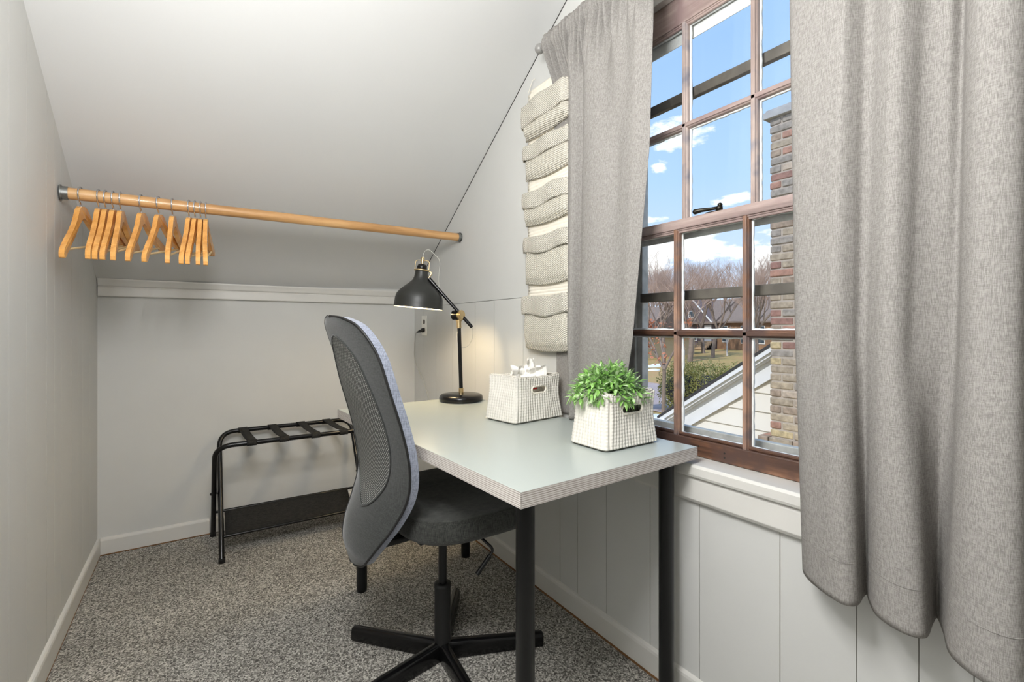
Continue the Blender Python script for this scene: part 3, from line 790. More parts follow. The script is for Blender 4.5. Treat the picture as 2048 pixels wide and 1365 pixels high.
# cords
def cordpath(pts, n=40): return [Vector(catmull([tuple(p) for p in pts], k/n)) for k in range(n+1)]
cm = MB()
cm.tube(cordpath([SM @ Vector((0, 0, .226)), SM @ Vector((.004, 0, .250)), SM @ Vector((.022, 0, .262)), SM @ Vector((.046, 0, .246)), SM @ Vector((.075, 0, .215)), LP(-.100, 1.262), LP(-.098, 1.222), LP(-.103, 1.216)]), .0016, 8)
cm.tube(cordpath([A0, LP(.052, 1.025), LP(.046, .985), LP(.024, .958), LP(.002, .958), LP(-.016, .980), LP(-.018, 1.01), LP(-.010, 1.045)]), .0016, 8)
cm.tube(cordpath([(1.115, 2.688, 1.030), (1.105, 2.71, 1.022), (1.115, 2.77, 1.005), (1.132, 2.825, .965), (1.136, 2.842, .92), (1.134, 2.838, .86), (1.128, 2.78, .80), (1.126, 2.70, .74), (1.125, 2.62, .66), (1.12, 2.56, .55), (1.122, 2.54, .42), (1.120, 2.42, .24), (1.10, 2.30, .10), (1.08, 2.2, .012), (1.0, 2.05, .008)]), .0022, 8)
cord = cm.build('power_cord', M['cord'], lamp)
m = MB(); m.lathe([(.0001, 0), (.0125, 0), (.0135, .005), (.012, .014), (.0085, .018), (.0085, .022), (.0095, .024), (.0065, .028), (.0075, .031), (.0055, .035), (.003, .047), (.0001, .047)], Matrix.Translation((XR-.0085, 2.687, 1.030)) @ Matrix.Rotation(R(-90), 4, 'Y') @ Matrix.Rotation(R(-18), 4, 'Y'), 20)
m.build('plug', M['rubber'], cord)
# outlet
outl = thing('wall_outlet', 'white double wall outlet with a black plug in its lower socket, in the far corner', 'outlet', (XR, 2.687, 1.055))
m = MB(); m.box(XR-.0065, XR-.0005, 2.650, 2.724, .994, 1.116); m.build('cover_plate', M['outlet'], outl, bevel=.003)
for z in (1.079, 1.030):
    m = MB(); q = [(.0165*cos(2*PI*k/28), max(-.0135, min(.0135, .0165*sin(2*PI*k/28)))) for k in range(28)]
    m.prism(q, XR-.0072, XR-.0060, lambda u, v, t: (t, 2.687+u, z+v)); m.build('socket', M['outlet_slot'], outl)

# ------------------------------------------------------------------ crochet baskets
def basket(name, label, c0, ang, W, D, Hh, flare, hole, group, tagged=False):
    """c0 = front-left bottom corner; W along ang; D perpendicular; walls braided in upright columns"""
    ux = Vector((cos(ang), sin(ang), 0)); uy = Vector((-sin(ang), cos(ang), 0))
    base = Vector(c0)+ux*W/2+uy*D/2
    root = thing(name, label, 'basket', base[:], group)
    per = 2*(W+D); step = .0021; col = .0116
    nU = int(per/step); nV = int(Hh/.0022)
    def outline(s_):   # s in [0, per) -> (x,y, nx, ny), rounded corners
        r = .012; x0, y0 = W/2, D/2
        segs = [('l', (-x0+r, -y0), (x0-r, -y0), (0, -1)), ('c', (x0-r, -y0+r), -90), ('l', (x0, -y0+r), (x0, y0-r), (1, 0)), ('c', (x0-r, y0-r), 0),
                ('l', (x0-r, y0), (-x0+r, y0), (0, 1)), ('c', (-x0+r, y0-r), 90), ('l', (-x0, y0-r), (-x0, -y0+r), (-1, 0)), ('c', (-x0+r, -y0+r), 180)]
        tot = 2*(W-2*r)+2*(D-2*r)+2*PI*r; q = (s_/per)*tot
        for g in segs:
            L = math.dist(g[1], g[2]) if g[0] == 'l' else PI*r/2
            if q <= L+1e-9:
                if g[0] == 'l': t = q/L; return lerp(g[1][0], g[2][0], t), lerp(g[1][1], g[2][1], t), g[3][0], g[3][1]
                a = R(g[2]+90*q/L); return g[1][0]+r*cos(a), g[1][1]+r*sin(a), cos(a), sin(a)
            q -= L
        return outline(0)
    hz, hw, hh = hole   # centre height, half width, half height of the oval
    def pt(i, j, inner=False):
        s_ = i*per; x, y, nx, ny = outline(s_ % per)
        z = j*Hh
        # sag: waist pulls in, base bulges out; short sides fold inwards at the top
        bulge = flare*(1-smooth(j/.75))-.004*sin(PI*j)
        sc = 1+bulge/.1
        fold = abs(nx)*smooth((j-.45)/.55)*.018*(1-(y/(D/2))**2)
        wav = .0022*sin(s_*55+2*j)*sin(PI*j)
        x2 = x*sc-math.copysign(fold, nx)*1 if abs(nx) > .5 else x*sc
        y2 = y*sc
        cph = (s_/col) % 1
        prof = abs(sin(PI*cph))**.7
        vst = abs(sin(PI*(z/.0092+.60*abs(cph-.5)*2)))
        dsp = .0052*prof*(.68+.32*vst)+wav
        if inner: dsp = -.0035+wav
        x2 += nx*dsp; y2 += ny*dsp
        zz = z+.0045+(.004*math.cos(2*PI*x/W)*0)
        if j > .97: zz += .0015*sin(s_*2*PI/.008)
        # rim sinks a little on the long sides
        zz += -.006*smooth((j-.6)/.4)*(1-(x/(W/2))**2)*(1 if abs(ny) > .5 else 0)
        return base+ux*x2+uy*y2+Vector((0, 0, zz)), x, z, abs(ny) > .99
    m = MB(); w_ = nV+1
    vs = []; info = []
    for i in range(nU):
        for j in range(nV+1):
            p, x, z, lng = pt(i/nU, j/nV)
            if lng:   # pull vertices near the oval onto its edge
                dx, dz = x, z-hz; k = max(abs(dx)-(hw-hh), 0); e = math.hypot(k, dz)
                if abs(e-hh) < .0020 and e > 1e-6:
                    f = hh/e
                    p = p+ux*(math.copysign(k*(f-1), dx))+Vector((0, 0, dz*(f-1)))
            vs.append(p); info.append((x, z, lng))
    def inh(q):
        x, z, lng = info[q]
        if not lng: return False
        k = max(abs(x)-(hw-hh), 0); return math.hypot(k, z-hz) < hh-.0002
    fs = []
    for i in range(nU):
        i2 = (i+1) % nU
        for j in range(nV):
            q = (i*w_+j, i2*w_+j, i2*w_+j+1, i*w_+j+1)
            if any(inh(a) for a in q): continue
            fs.append(q)
    m.add(vs, fs, True)
    wall = m.build('basket_wall', M['crochet'], root, solid=.0035)
    m = MB(); n = 60
    m.add([pt(i/n, 0, True)[0]-Vector((0, 0, .003)) for i in range(n)], [tuple(range(n))]); m.build('basket_bottom', M['crochet'], root, solid=.002)
    m = MB(); ring = []
    for k in range(int(per/.0045)): ring.append(pt(k/int(per/.0045), 1, True)[0]+Vector((0, 0, .001+.0012*(k % 2))))
    m.tube(ring, .0030, 6, closed=True, radii=[.0026+.0010*(k % 2) for k in range(len(ring))]); m.build('rim', M['crochet'], root)
    for side in (-1, 1):
        m = MB(); ring = []
        for k in range(48):
            a = 2*PI*k/48; x = math.copysign(hw-hh, cos(a))+hh*cos(a) if abs(cos(a)) > 1e-6 else 0; z = hz+hh*sin(a)
            ssn = (x+W/2)
            bul = flare*(1-smooth((z/Hh)/.75))-.004*sin(PI*z/Hh)
            sc = 1+bul/.1
            ring.append(base+ux*x*sc+uy*side*(D/2*sc+.0036)+Vector((0, 0, z+.0045-.006*smooth((z/Hh-.6)/.4)*(1-(x/(W/2))**2))))
        m.tube(ring, .0034, 8, closed=True); m.build('handle_rim', M['knit'], root)
    if tagged:
        m = MB()
        q = base-uy*(D/2-.009)+Vector((0, 0, hz+.009))
        T = Matrix.Translation(q-ux*.014) @ Matrix.Rotation(ang, 4, 'Z')
        m.box(-.014, .016, -.0008, .0008, -.0055, .0055, T); tg = m.build('label_tag', M['red_tag'], root)
        m = MB()
        pts = [Vector((-.011+k*.0006, -.0014, .0005+.0018*sin(k*1.9)+.0008*sin(k*.7))) for k in range(38)]
        m.tube([T @ p for p in pts], .0004, 4); m.build('label_lettering', M['white_thread'], tg)
    return root, base, ux, uy
bk1, bb1, ux1, uy1 = basket('storage_basket', 'white crocheted basket filled with white tissue, with a small red label in its handle hole', (.884, 1.318, TZ+.001), math.atan2(.034, .219), .218, .142, .150, .008, (.104, .036, .0135), 'crocheted baskets on the desk', True)
bk2, bb2, ux2, uy2 = basket('storage_basket', 'white crocheted basket holding the leafy green plant, on the window end of the desk', (.881, .893, TZ+.001), R(1.5), .196, .124, .142, .005, (.100, .042, .0135), 'crocheted baskets on the desk')
# tissues in the left basket: crumpled sheets
tis = thing('tissue', 'crumpled white tissue sheets sticking out of the lamp-side basket', 'tissue paper', (bb1.x, bb1.y, TZ+.12))
def sheet(c, w, h, yaw, tl, seed):
    r_ = random.Random(seed); ph = [r_.uniform(0, 6) for _ in range(6)]
    T = Matrix.Translation(c) @ Matrix.Rotation(yaw, 4, 'Z') @ Matrix.Rotation(tl, 4, 'X')
    def fn(i, j):
        x = (i-.5)*w; z = j*h
        f = lambda a: abs(((a) % 2)-1)*2-1
        y = .008*f(i*3.2+ph[0]+j*1.1)+.006*f(j*2.6+ph[1]-i*1.3)+.002*sin(i*9+ph[2])
        z += .004*f(i*2.3+ph[3])
        x *= (1-.25*j*abs(sin(ph[4])))
        return T @ Vector((x, y, z))
    m = MB(); m.grid(fn, 14, 12, smooth=False); return m
zt_ = TZ+.125
for k, (dx, dy, w, h, yw, tl) in enumerate([(-.045, .01, .060, .056, 25, 12), (-.012, .0, .070, .048, -10, -18), (.020, .015, .060, .075, 20, 8), (.006, -.03, .100, .036, 5, -35), (.062, .005, .050, .050, -12, 2), (.03, -.015, .070, .055, -30, 18), (-.03, -.028, .06, .034, 12, -30)]):
    sheet(bb1+ux1*(dx*1.15+.008)+uy1*dy+Vector((0, 0, .120)), w*1.15, h*1.22, R(yw), R(tl), 40+k).build('tissue_sheet', M['tissue'], tis, solid=.0004)

# potted plant in the right basket
pl = thing('potted_plant', 'bushy green artificial plant with pointed leaves, standing in the basket nearest the window', 'plant', (bb2.x-.012, bb2.y+.01, TZ+.006))
pc = Vector((bb2.x-.024, bb2.y+.006, 0))
m = MB(); m.lathe([(.0001, TZ+.010), (.034, TZ+.010), (.044, TZ+.125), (.046, TZ+.128), (.042, TZ+.128), (.040, TZ+.115), (.0001, TZ+.113)], Matrix.Translation(pc), 28); m.build('pot', M['pot'], pl)
lv = MB(); sv = MB(); rp = random.Random(11)
def leaf(o, dirv, L, w):
    dirv = dirv.normalized(); side = dirv.cross(Vector((0, 0, 1)));
    if side.length < .1: side = Vector((1, 0, 0))
    side.normalize(); nrm = side.cross(dirv).normalized()
    roll = rp.uniform(-.5, .5); side, nrm = side*cos(roll)+nrm*sin(roll), nrm*cos(roll)-side*sin(roll)
    vs = []; prof = [(0, .12), (.2, .7), (.42, 1), (.65, .8), (.85, .38), (1, 0.02)]
    for t, ww in prof:
        c = o+dirv*L*t-nrm*L*.22*t*t
        vs += [c-side*w*ww+nrm*w*.28*ww, c, c+side*w*ww+nrm*w*.28*ww]
    fs = []
    for k in range(5): fs += [(k*3, k*3+1, k*3+4, k*3+3), (k*3+1, k*3+2, k*3+5, k*3+4)]
    lv.add(vs, fs, True)
top0 = pc+Vector((0, 0, TZ+.118))
for k in range(118):
    # sprig tips over a dome
    ph = k*2.39996; ct = 1-(k+.5)/118*1.18; ct = max(-.22, ct); st_ = math.sqrt(max(0, 1-ct*ct))
    rad = rp.uniform(.78, 1.0)*(1.0 if k % 3 else .72)
    tip = top0+Vector((cos(ph)*st_*.108*rad, sin(ph)*st_*.100*rad, .012+ct*.098*rad))
    if tip.z < TZ+.135:   # keep drooping sprigs outside the basket rim
        tip.z = max(tip.z, TZ+.128)
    mid = top0+(tip-top0)*.5+Vector((0, 0, .018))
    sv.tube([top0+Vector((cos(ph)*.012, sin(ph)*.012, -.004)), mid, tip], .0011, 5)
    dr = (tip-mid).normalized()
    for q in range(8):
        a = q*2.39996+k; t = q/8
        ax = dr.cross(Vector((0.3, .2, 1))).normalized(); bx = dr.cross(ax)
        spread = .35+.75*(1-t)
        dv = dr*(1-spread*.55)+(ax*cos(a)+bx*sin(a))*spread
        leaf(tip-dr*(.020*(1-t)), dv, rp.uniform(.022, .034), rp.uniform(.0036, .0054))
lv.build('foliage', M['leaf'], pl); sv.build('stems', M['stem'], pl)

# ------------------------------------------------------------------ hanging knit organiser
OX = 1.122
org = thing('hanging_organizer', 'cream knitted wall organizer with five cuffed pockets, half behind the left curtain', 'organizer', (OX, 1.45, 2.0))
m = MB()
def opanel(i, j):
    y = lerp(1.296, 1.580, i); z = lerp(.985, 2.000, j)
    wob = .003*sin(z*40)*(1 if i > .9 or i < .1 else 0)
    return (OX+.0015*sin(z*2*PI/.0125)+.001, y+wob-.012*(z > 1.99), z)
m.grid(opanel, 16, 340); bp_ = m.build('back_panel', M['knit'], org, solid=.004)
m = MB(); m.tube([(OX+.002, 1.585, 2.0), (OX+.006, 1.560, 2.045), (OX+.012, 1.552, 2.05)], .0012, 6); m.build('hanging_cord', M['knit'], org)
def pocket(zt, zb, cuff, bulge, tiltl, seed):
    r_ = random.Random(seed)
    Hh = zt-zb
    def body(i, j):
        y = lerp(1.292, 1.588, i); t = j
        z = lerp(zb, zt-.006, t)
        side = min(i, 1-i)*2; s2 = smooth(side*5)
        out = bulge*(.45+.55*sin(PI*min(1, t*.9+.12)))*s2
        sag = -.012*sin(PI*i)*(1-t)
        low = smooth((.16-t)/.16)
        out = out*(1-.55*low)+.004
        return (OX-out-.0012*abs(sin(y*2*PI/.022)), y, z+sag+tiltl*(i-.5)+.0)
    m = MB(); m.grid(body, 44, 30)
    # side gussets back to the panel
    m.grid(lambda a, b: lerp(Vector(body(0, a)), Vector((OX, 1.296, body(0, a)[2])), b), 20, 3); m.grid(lambda a, b: lerp(Vector(body(1, a)), Vector((OX, 1.578, body(1, a)[2])), b), 20, 3)
    m.grid(lambda a, b: lerp(Vector(body(a, 0)), Vector((OX, lerp(1.296, 1.578, a), body(a, 0)[2]+.004)), b), 30, 3)
    p = m.build('pocket', M['knit_rows'], org, solid=.004)
    def cf_(i, j):
        y = lerp(1.284, 1.598, i); z = lerp(zt-cuff, zt, j)
        side = min(i, 1-i)*2; s2 = smooth(side*5)
        dip = .010*sin(PI*i)*(1-j)+.004*sin(i*9+seed)
        out = bulge*.95*s2+.010+.003*sin(PI*j)+.003*sin(i*13+seed*2)*s2
        return (OX-out, y, z-dip+tiltl*(i-.5)+.010*(1-j)*(-1 if 0 else 0))
    m = MB(); m.grid(cf_, 44, 10)
    m.grid(lambda a, b: lerp(Vector(cf_(a, 1)), Vector(cf_(a, 1))+Vector((.012, 0, -.004)), b), 44, 2)
    m.grid(lambda a, b: lerp(Vector(cf_(1, a)), Vector((OX, 1.584, cf_(1, a)[2])), b), 10, 2)
    m.grid(lambda a, b: lerp(Vector(cf_(0, a)), Vector((OX, 1.292, cf_(0, a)[2])), b), 10, 2)
    m.build('pocket_cuff', M['knit_cuff'], p, solid=.005)
for k, a in enumerate([(1.932, 1.806, .080, .034, -.012), (1.770, 1.640, .052, .020, .0), (1.578, 1.458, .056, .028, -.006), (1.398, 1.220, .054, .020, .0), (1.162, .962, .064, .028, .0)]):
    pocket(*a, seed=k)

# ------------------------------------------------------------------ curtains
crod = thing('curtain_rod', 'grey curtain rod with a ball finial above the window', 'curtain rod', (1.067, 1.43, 2.088))
M['rod_grey'] = plain('grey_painted_rod', (150, 148, 145), .4, .2)
m = MB(); m.tube([(1.067, 1.408, 2.088), (1.067, -.25, 2.088)], .0085, 20); m.build('rod', M['rod_grey'], crod)
m = MB(); m.sphere((1.067, 1.430, 2.090), .0185, 24, 14); m.tube([(1.067, 1.402, 2.088), (1.067, 1.414, 2.089)], .0115, 20); m.build('finial', M['rod_grey'], crod)
m = MB(); m.tube([(XR-.001, 1.37, 2.06), (1.09, 1.37, 2.06), (1.067, 1.37, 2.072)], .005, 10); m.box(XR-.004, XR-.0005, 1.355, 1.385, 2.03, 2.09); m.build('bracket', M['rod_grey'], crod)
def curtain(name, label, keys, z0, z1, rodz, ns, stitchz, proj_x):
    """keys: list of (z, [(Y, X), ...]) same count; rows blended between keys"""
    keys = sorted(keys)
    def rowpt(s_, z):
        for a, b in zip(keys[:-1], keys[1:]):
            if z <= b[0] or b is keys[-1]:
                t = (z-a[0])/(b[0]-a[0]); t = max(0, min(1, t)); break
        pa = catmull(a[1], s_); pb = catmull(b[1], s_)
        y, x = lerp(pa[0], pb[0], t), lerp(pa[1], pb[1], t)
        if proj_x: y = y*x/proj_x
        return y, x
    nz = 150
    def fn(i, j):
        z = lerp(z0, z1, j)
        y, x = rowpt(i, min(z, rodz-.03))
        # fabric gathers tightly round the rod
        g = smooth((z-(rodz-.22))/.16)
        gath = .010*sin(i*ns*2*PI)+.004*sin(i*ns*5.1+1)
        hug = smooth((z-(rodz-.035))/.02)*(1-smooth((z-(rodz+.010))/.012))
        x2 = x+gath*g
        xr = 1.067+(-.0115)
        x2 = lerp(x2, xr-.003+gath*.5, hug*1.0)
        above = smooth((z-(rodz+.012))/.015)
        if above > 0: x2 = lerp(x2, 1.063+gath*.8, above)
        zz = z+(.006*sin(i*ns*2*PI+.7)*smooth((z-rodz)/.03) if z > rodz else 0)
        return (x2, y, zz)
    m = MB(); m.grid(fn, 300, nz)
    # back half of the rod sleeve
    def sl(i, j):
        z = lerp(rodz-.016, rodz+.016, j); y, x = rowpt(i, rodz-.03)
        a = PI*j; return (1.067+.012+.004*sin(a)+.004*sin(i*ns*2*PI), y, z)
    m.grid(sl, 300, 6)
    o = m.build(name, M['curtain'], solid=.0012)
    tag(o, label, 'curtain', None)
    q = MB(); pts = [Vector(fn(i/300, (stitchz-z0)/(z1-z0)))-Vector((.0012, 0, 0)) for i in range(301)]
    q.tube(pts, .0006, 4); q.build('hem_stitch', M['curtain'], o)
    return o
# right curtain (Y as seen on the plane x=1.05, scaled by depth)
kb = (.52, [(.492, 1.085), (.489, 1.068), (.480, 1.050), (.466, 1.036), (.440, 1.018), (.415, 1.012), (.394, 1.030), (.384, 1.072), (.378, 1.088), (.374, 1.060), (.362, 1.022), (.335, 1.004), (.308, 1.004), (.290, 1.022), (.282, 1.078), (.276, 1.104), (.268, 1.060), (.260, 1.000), (.234, .968), (.200, .960), (.172, .980), (.158, 1.05), (.148, 1.075), (.135, 1.03), (.105, .990), (.07, .99), (.05, 1.06), (.03, 1.06), (.00, 1.0), (-.04, 1.0), (-.06, 1.06)])
km = (1.0, [(.506, 1.088), (.502, 1.074), (.488, 1.060), (.462, 1.046), (.443, 1.033), (.425, 1.036), (.406, 1.050), (.392, 1.066), (.380, 1.068), (.371, 1.052), (.358, 1.032), (.342, 1.026), (.326, 1.034), (.310, 1.052), (.290, 1.066), (.268, 1.076), (.252, 1.074), (.246, 1.036), (.232, 1.008), (.206, 1.000), (.180, 1.010), (.162, 1.05), (.150, 1.065), (.135, 1.04), (.105, 1.01), (.07, 1.01), (.05, 1.06), (.03, 1.06), (.00, 1.02), (-.04, 1.02), (-.06, 1.06)])
kt = (1.75, [(.518, 1.088), (.514, 1.076), (.498, 1.066), (.462, 1.052), (.420, 1.036), (.408, 1.038), (.394, 1.050), (.378, 1.062), (.364, 1.060), (.350, 1.044), (.336, 1.030), (.322, 1.032), (.306, 1.044), (.288, 1.060), (.272, 1.064), (.256, 1.060), (.239, 1.076), (.233, 1.040), (.220, 1.014), (.196, 1.008), (.172, 1.022), (.156, 1.05), (.146, 1.060), (.130, 1.04), (.105, 1.02), (.07, 1.02), (.05, 1.06), (.03, 1.06), (.00, 1.03), (-.04, 1.03), (-.06, 1.06)])
kt2 = (2.05, [(a, lerp(b, 1.05, .5)) for a, b in kt[1]])
curtain('curtain', 'grey linen curtain panel hanging in deep folds at the right of the window', [kb, km, kt, kt2], .520, 2.118, 2.088, 34, .597, 1.05)
# left curtain
L0 = [(1.408, 1.131), (1.365, 1.133), (1.330, 1.134), (1.295, 1.133), (1.284, 1.126)]
def lc(ed, rest): return L0+ed+rest
k0 = (.724, L0+[(1.300, 1.108), (1.290, 1.092), (1.272, 1.080), (1.262, 1.092), (1.250, 1.104), (1.238, 1.094), (1.215, 1.078), (1.180, 1.072), (1.150, 1.078), (1.118, 1.088), (1.088, 1.084), (1.062, 1.078), (1.045, 1.086)])
k1 = (1.0, L0[:4]+[(1.282, 1.124)]+[(1.281, 1.098), (1.274, 1.072), (1.256, 1.060), (1.244, 1.066), (1.232, 1.094), (1.222, 1.088), (1.200, 1.062), (1.160, 1.050), (1.115, 1.050), (1.070, 1.062), (1.036, 1.066), (1.004, 1.060), (.974, 1.068)])
k2 = (1.55, L0[:4]+[(1.282, 1.124)]+[(1.276, 1.094), (1.266, 1.068), (1.240, 1.056), (1.224, 1.060), (1.204, 1.080), (1.192, 1.070), (1.170, 1.050), (1.120, 1.040), (1.075, 1.046), (1.030, 1.062), (.990, 1.052), (.945, 1.046), (.905, 1.062)])
k3 = (1.95, [(1.404, 1.110), (1.372, 1.106), (1.345, 1.112), (1.318, 1.104), (1.298, 1.108), (1.282, 1.092), (1.262, 1.068), (1.236, 1.052), (1.215, 1.066), (1.196, 1.078), (1.176, 1.060), (1.150, 1.046), (1.115, 1.056), (1.075, 1.070), (1.030, 1.048), (.985, 1.056), (.935, 1.044), (.888, 1.060)])
k4 = (2.058, [(1.402, 1.068), (1.372, 1.060), (1.345, 1.074), (1.318, 1.060), (1.296, 1.072), (1.276, 1.058), (1.256, 1.072), (1.230, 1.056), (1.208, 1.072), (1.186, 1.058), (1.162, 1.070), (1.136, 1.056), (1.106, 1.070), (1.070, 1.056), (1.028, 1.068), (.985, 1.056), (.935, 1.066), (.886, 1.060)])
curtain('curtain', 'grey linen curtain panel gathered at the left of the window, over the knitted organizer', [k0, k1, k2, k3, k4], .724, 2.118, 2.088, 22, .80, None)

# ------------------------------------------------------------------ outdoors
def gz(x, y): return -3.0 if x < 12 else -3.0+(x-12)*.0316
m = MB()
m.grid(lambda i, j: (lerp(2.2, 120, i**1.5), lerp(-60, 110, j), gz(lerp(2.2, 120, i**1.5), 0)), 40, 30)
m.box(-20, 2.2, -60, 110, -3.05, -3.0)
o = m.build('ground', M['grass']); o['kind'] = 'structure'
m = MB(); m.grid(lambda i, j: (lerp(17.6, 24.6, i), lerp(-50, 100, j), gz(lerp(17.6, 24.6, i), 0)+.03), 6, 4)
m.box(24.6, 24.9, -50, 100, -2.7, -2.55)
o = m.build('street', M['asphalt']); o['kind'] = 'structure'
o = MB()
for x, y, rx, ry in ((33, 28.0, 1.4, .6), (34.5, 28.5, .9, .4), (31, 26, .7, .4)):
    o.lathe([(.0001, .14), (.5, .12), (.85, .06), (1, 0)], Matrix.Translation((x, y, gz(x, 0))) @ Matrix.Diagonal((rx, ry, 1, 1)), 16)
sn = o.build('snow_patches', M['snow']); tag(sn, 'old white snow patches on the lawn across the street', 'snow', kind='stuff')
# neighbour house: gable end with siding, chimney, roof
PX = 4.52
nb = thing('neighbor_house', 'cream clapboard gable end with white rake trim and tall brick chimney, just outside the window', 'house', (PX, 1.0, -3))
rs = .672          # roof slope
YE, ZE = 3.60, .000
YP = .2
def roofz(y): return ZE+(YE-y)*rs if y > YP else ZE+(YE-YP)*rs-(YP-y)*rs
m = MB()
zb = -3.0
while zb < 2.3:
    zt = zb+.18
    for sgn in (1,):
        ylim = 3.52
        if zt > roofz(3.52)-.22: ylim = YE-((zb+.20)-ZE)/rs
        y1 = min(3.52, YE-((zt+.20)-ZE)/rs) if zt+.2 > ZE else 3.52
        y0b = 3.52 if zb+.2 <= ZE else min(3.52, YE-((zb+.20)-ZE)/rs)
        yl = -3.2 if True else 0
        if y1 < YP: break
        m.add([(PX-.018, y0b, zb), (PX-.018, yl, zb), (PX-.002, yl, zt), (PX-.002, y1, zt)], [(0, 1, 2, 3)])
        m.add([(PX-.018, y0b, zb), (PX-.018, yl, zb), (PX-.002, yl, zb), (PX-.002, y0b, zb)], [(0, 3, 2, 1)])
    zb = zt
m.box(PX, PX+7, -3.2, 3.52, -3, -.15)
m.build('siding_wall', M['siding'], nb)
m = MB()
for y, mir in ((1, 0),):
    # roof slabs run away from us, with a small overhang
    for (ya, za), (yb_, zb_) in (((YE+.02, ZE-.01), (YP, roofz(YP))), ((YP, roofz(YP)), (YP-3.6, roofz(YP)-3.6*rs))):
        m.add([(PX-.145, ya, za+.045), (PX-.145, yb_, zb_+.045), (PX+7, yb_, zb_+.045), (PX+7, ya, za+.045), (PX-.145, ya, za+.015), (PX-.145, yb_, zb_+.015), (PX+7, yb_, zb_+.015), (PX+7, ya, za+.015)],
              [(0, 1, 2, 3), (4, 7, 6, 5), (0, 4, 5, 1), (0, 3, 7, 4), (2, 6, 7, 3), (1, 5, 6, 2)])
m.build('roof', M['shingle'], nb)
def rake(x0, x1, o0, o1, name):
    m = MB()
    for y0, y1 in ((YE, YP),):
        vs = []
        for x in (x0, x1):
            for y in (y0, y1):
                for oz in (o0, o1): vs.append((x, y, roofz(y)+oz))
        m.add(vs, [(0, 2, 3, 1), (4, 5, 7, 6), (0, 1, 5, 4), (2, 6, 7, 3), (0, 4, 6, 2), (1, 3, 7, 5)])
    return m.build(name, M['house_trim'], nb)
rake(PX-.140, PX-.10, -.030, .016, 'rake_board'); rake(PX-.115, PX-.07, -.062, -.030, 'rake_board'); rake(PX-.09, PX-.02, -.078, -.062, 'rake_board')
rake(PX-.045, PX-.019, -.255, -.070, 'rake_board')
m = MB(); m.box(PX-.13, PX+.05, 3.54, 3.74, -.095, -.012); m.box(PX-.15, PX+.05, 3.52, 3.80, -.012, .018); m.box(PX-.11, PX+.05, 3.52, 3.70, -.135, -.095); m.box(PX-.04, PX+7, 3.50, 3.56, -.40, -.135)
m.build('eave_return', M['house_trim'], nb, bevel=.006)
# chimney: individual bricks over a mortar core
CX, CY0, CY1, CZ1 = 4.30, 1.30, 2.293, 2.93
ch_mats = [M['mortar']]+[M['brick%d' % i] for i in range(8)]
m = MB(); m.cur = 0
m.box(CX+.008, PX+.35, CY0+.008, CY1-.008, -3, CZ1)
rb = random.Random(5)
bh, bw, mj = .0590, .198, .0125
z = -1.0; k = 0
while z+bh < CZ1:
    wide = .11 if z < .03 else 0
    x0 = CX-(.02 if wide else 0)
    top_red = z > 1.2
    y = CY1+wide-(0 if k % 2 else .105)
    edge0 = CY1+wide
    first = True
    while edge0 > CY0:
        w = bw if (not first or k % 2) else .095
        m.cur = 1+rb.choice([0, 1, 2, 3, 4, 7, 6, 7, 0, 6, 4, 1, 7, 0, 6, 0, 5] if z < 1.0 else [0, 3, 5, 4, 6, 7, 4, 3, 5, 6, 0])
        j = rb.uniform(-.004, .004)
        m.box(x0+j, x0+.09, max(edge0-w, CY0), edge0+rb.uniform(-.004, .003) if first else edge0, z, z+bh)
        edge0 -= w+mj; first = False
    # return side (faces away along the siding)
    m.cur = 1+rb.randrange(8); m.box(x0+.095, PX-.02, CY1-.09, CY1+wide+rb.uniform(-.004, .002), z, z+bh)
    z += bh+mj; k += 1
chm = m.build('chimney', ch_mats, nb, bevel=.009, bseg=3)
m = MB(); m.box(CX-.035, PX+.40, CY0-.04, CY1+.045, CZ1-.005, CZ1+.055); m.box(CX-.02, PX+.38, CY0-.02, CY1+.03, CZ1+.055, CZ1+.075)
m.build('chimney_cap', M['concrete'], chm, bevel=.004)

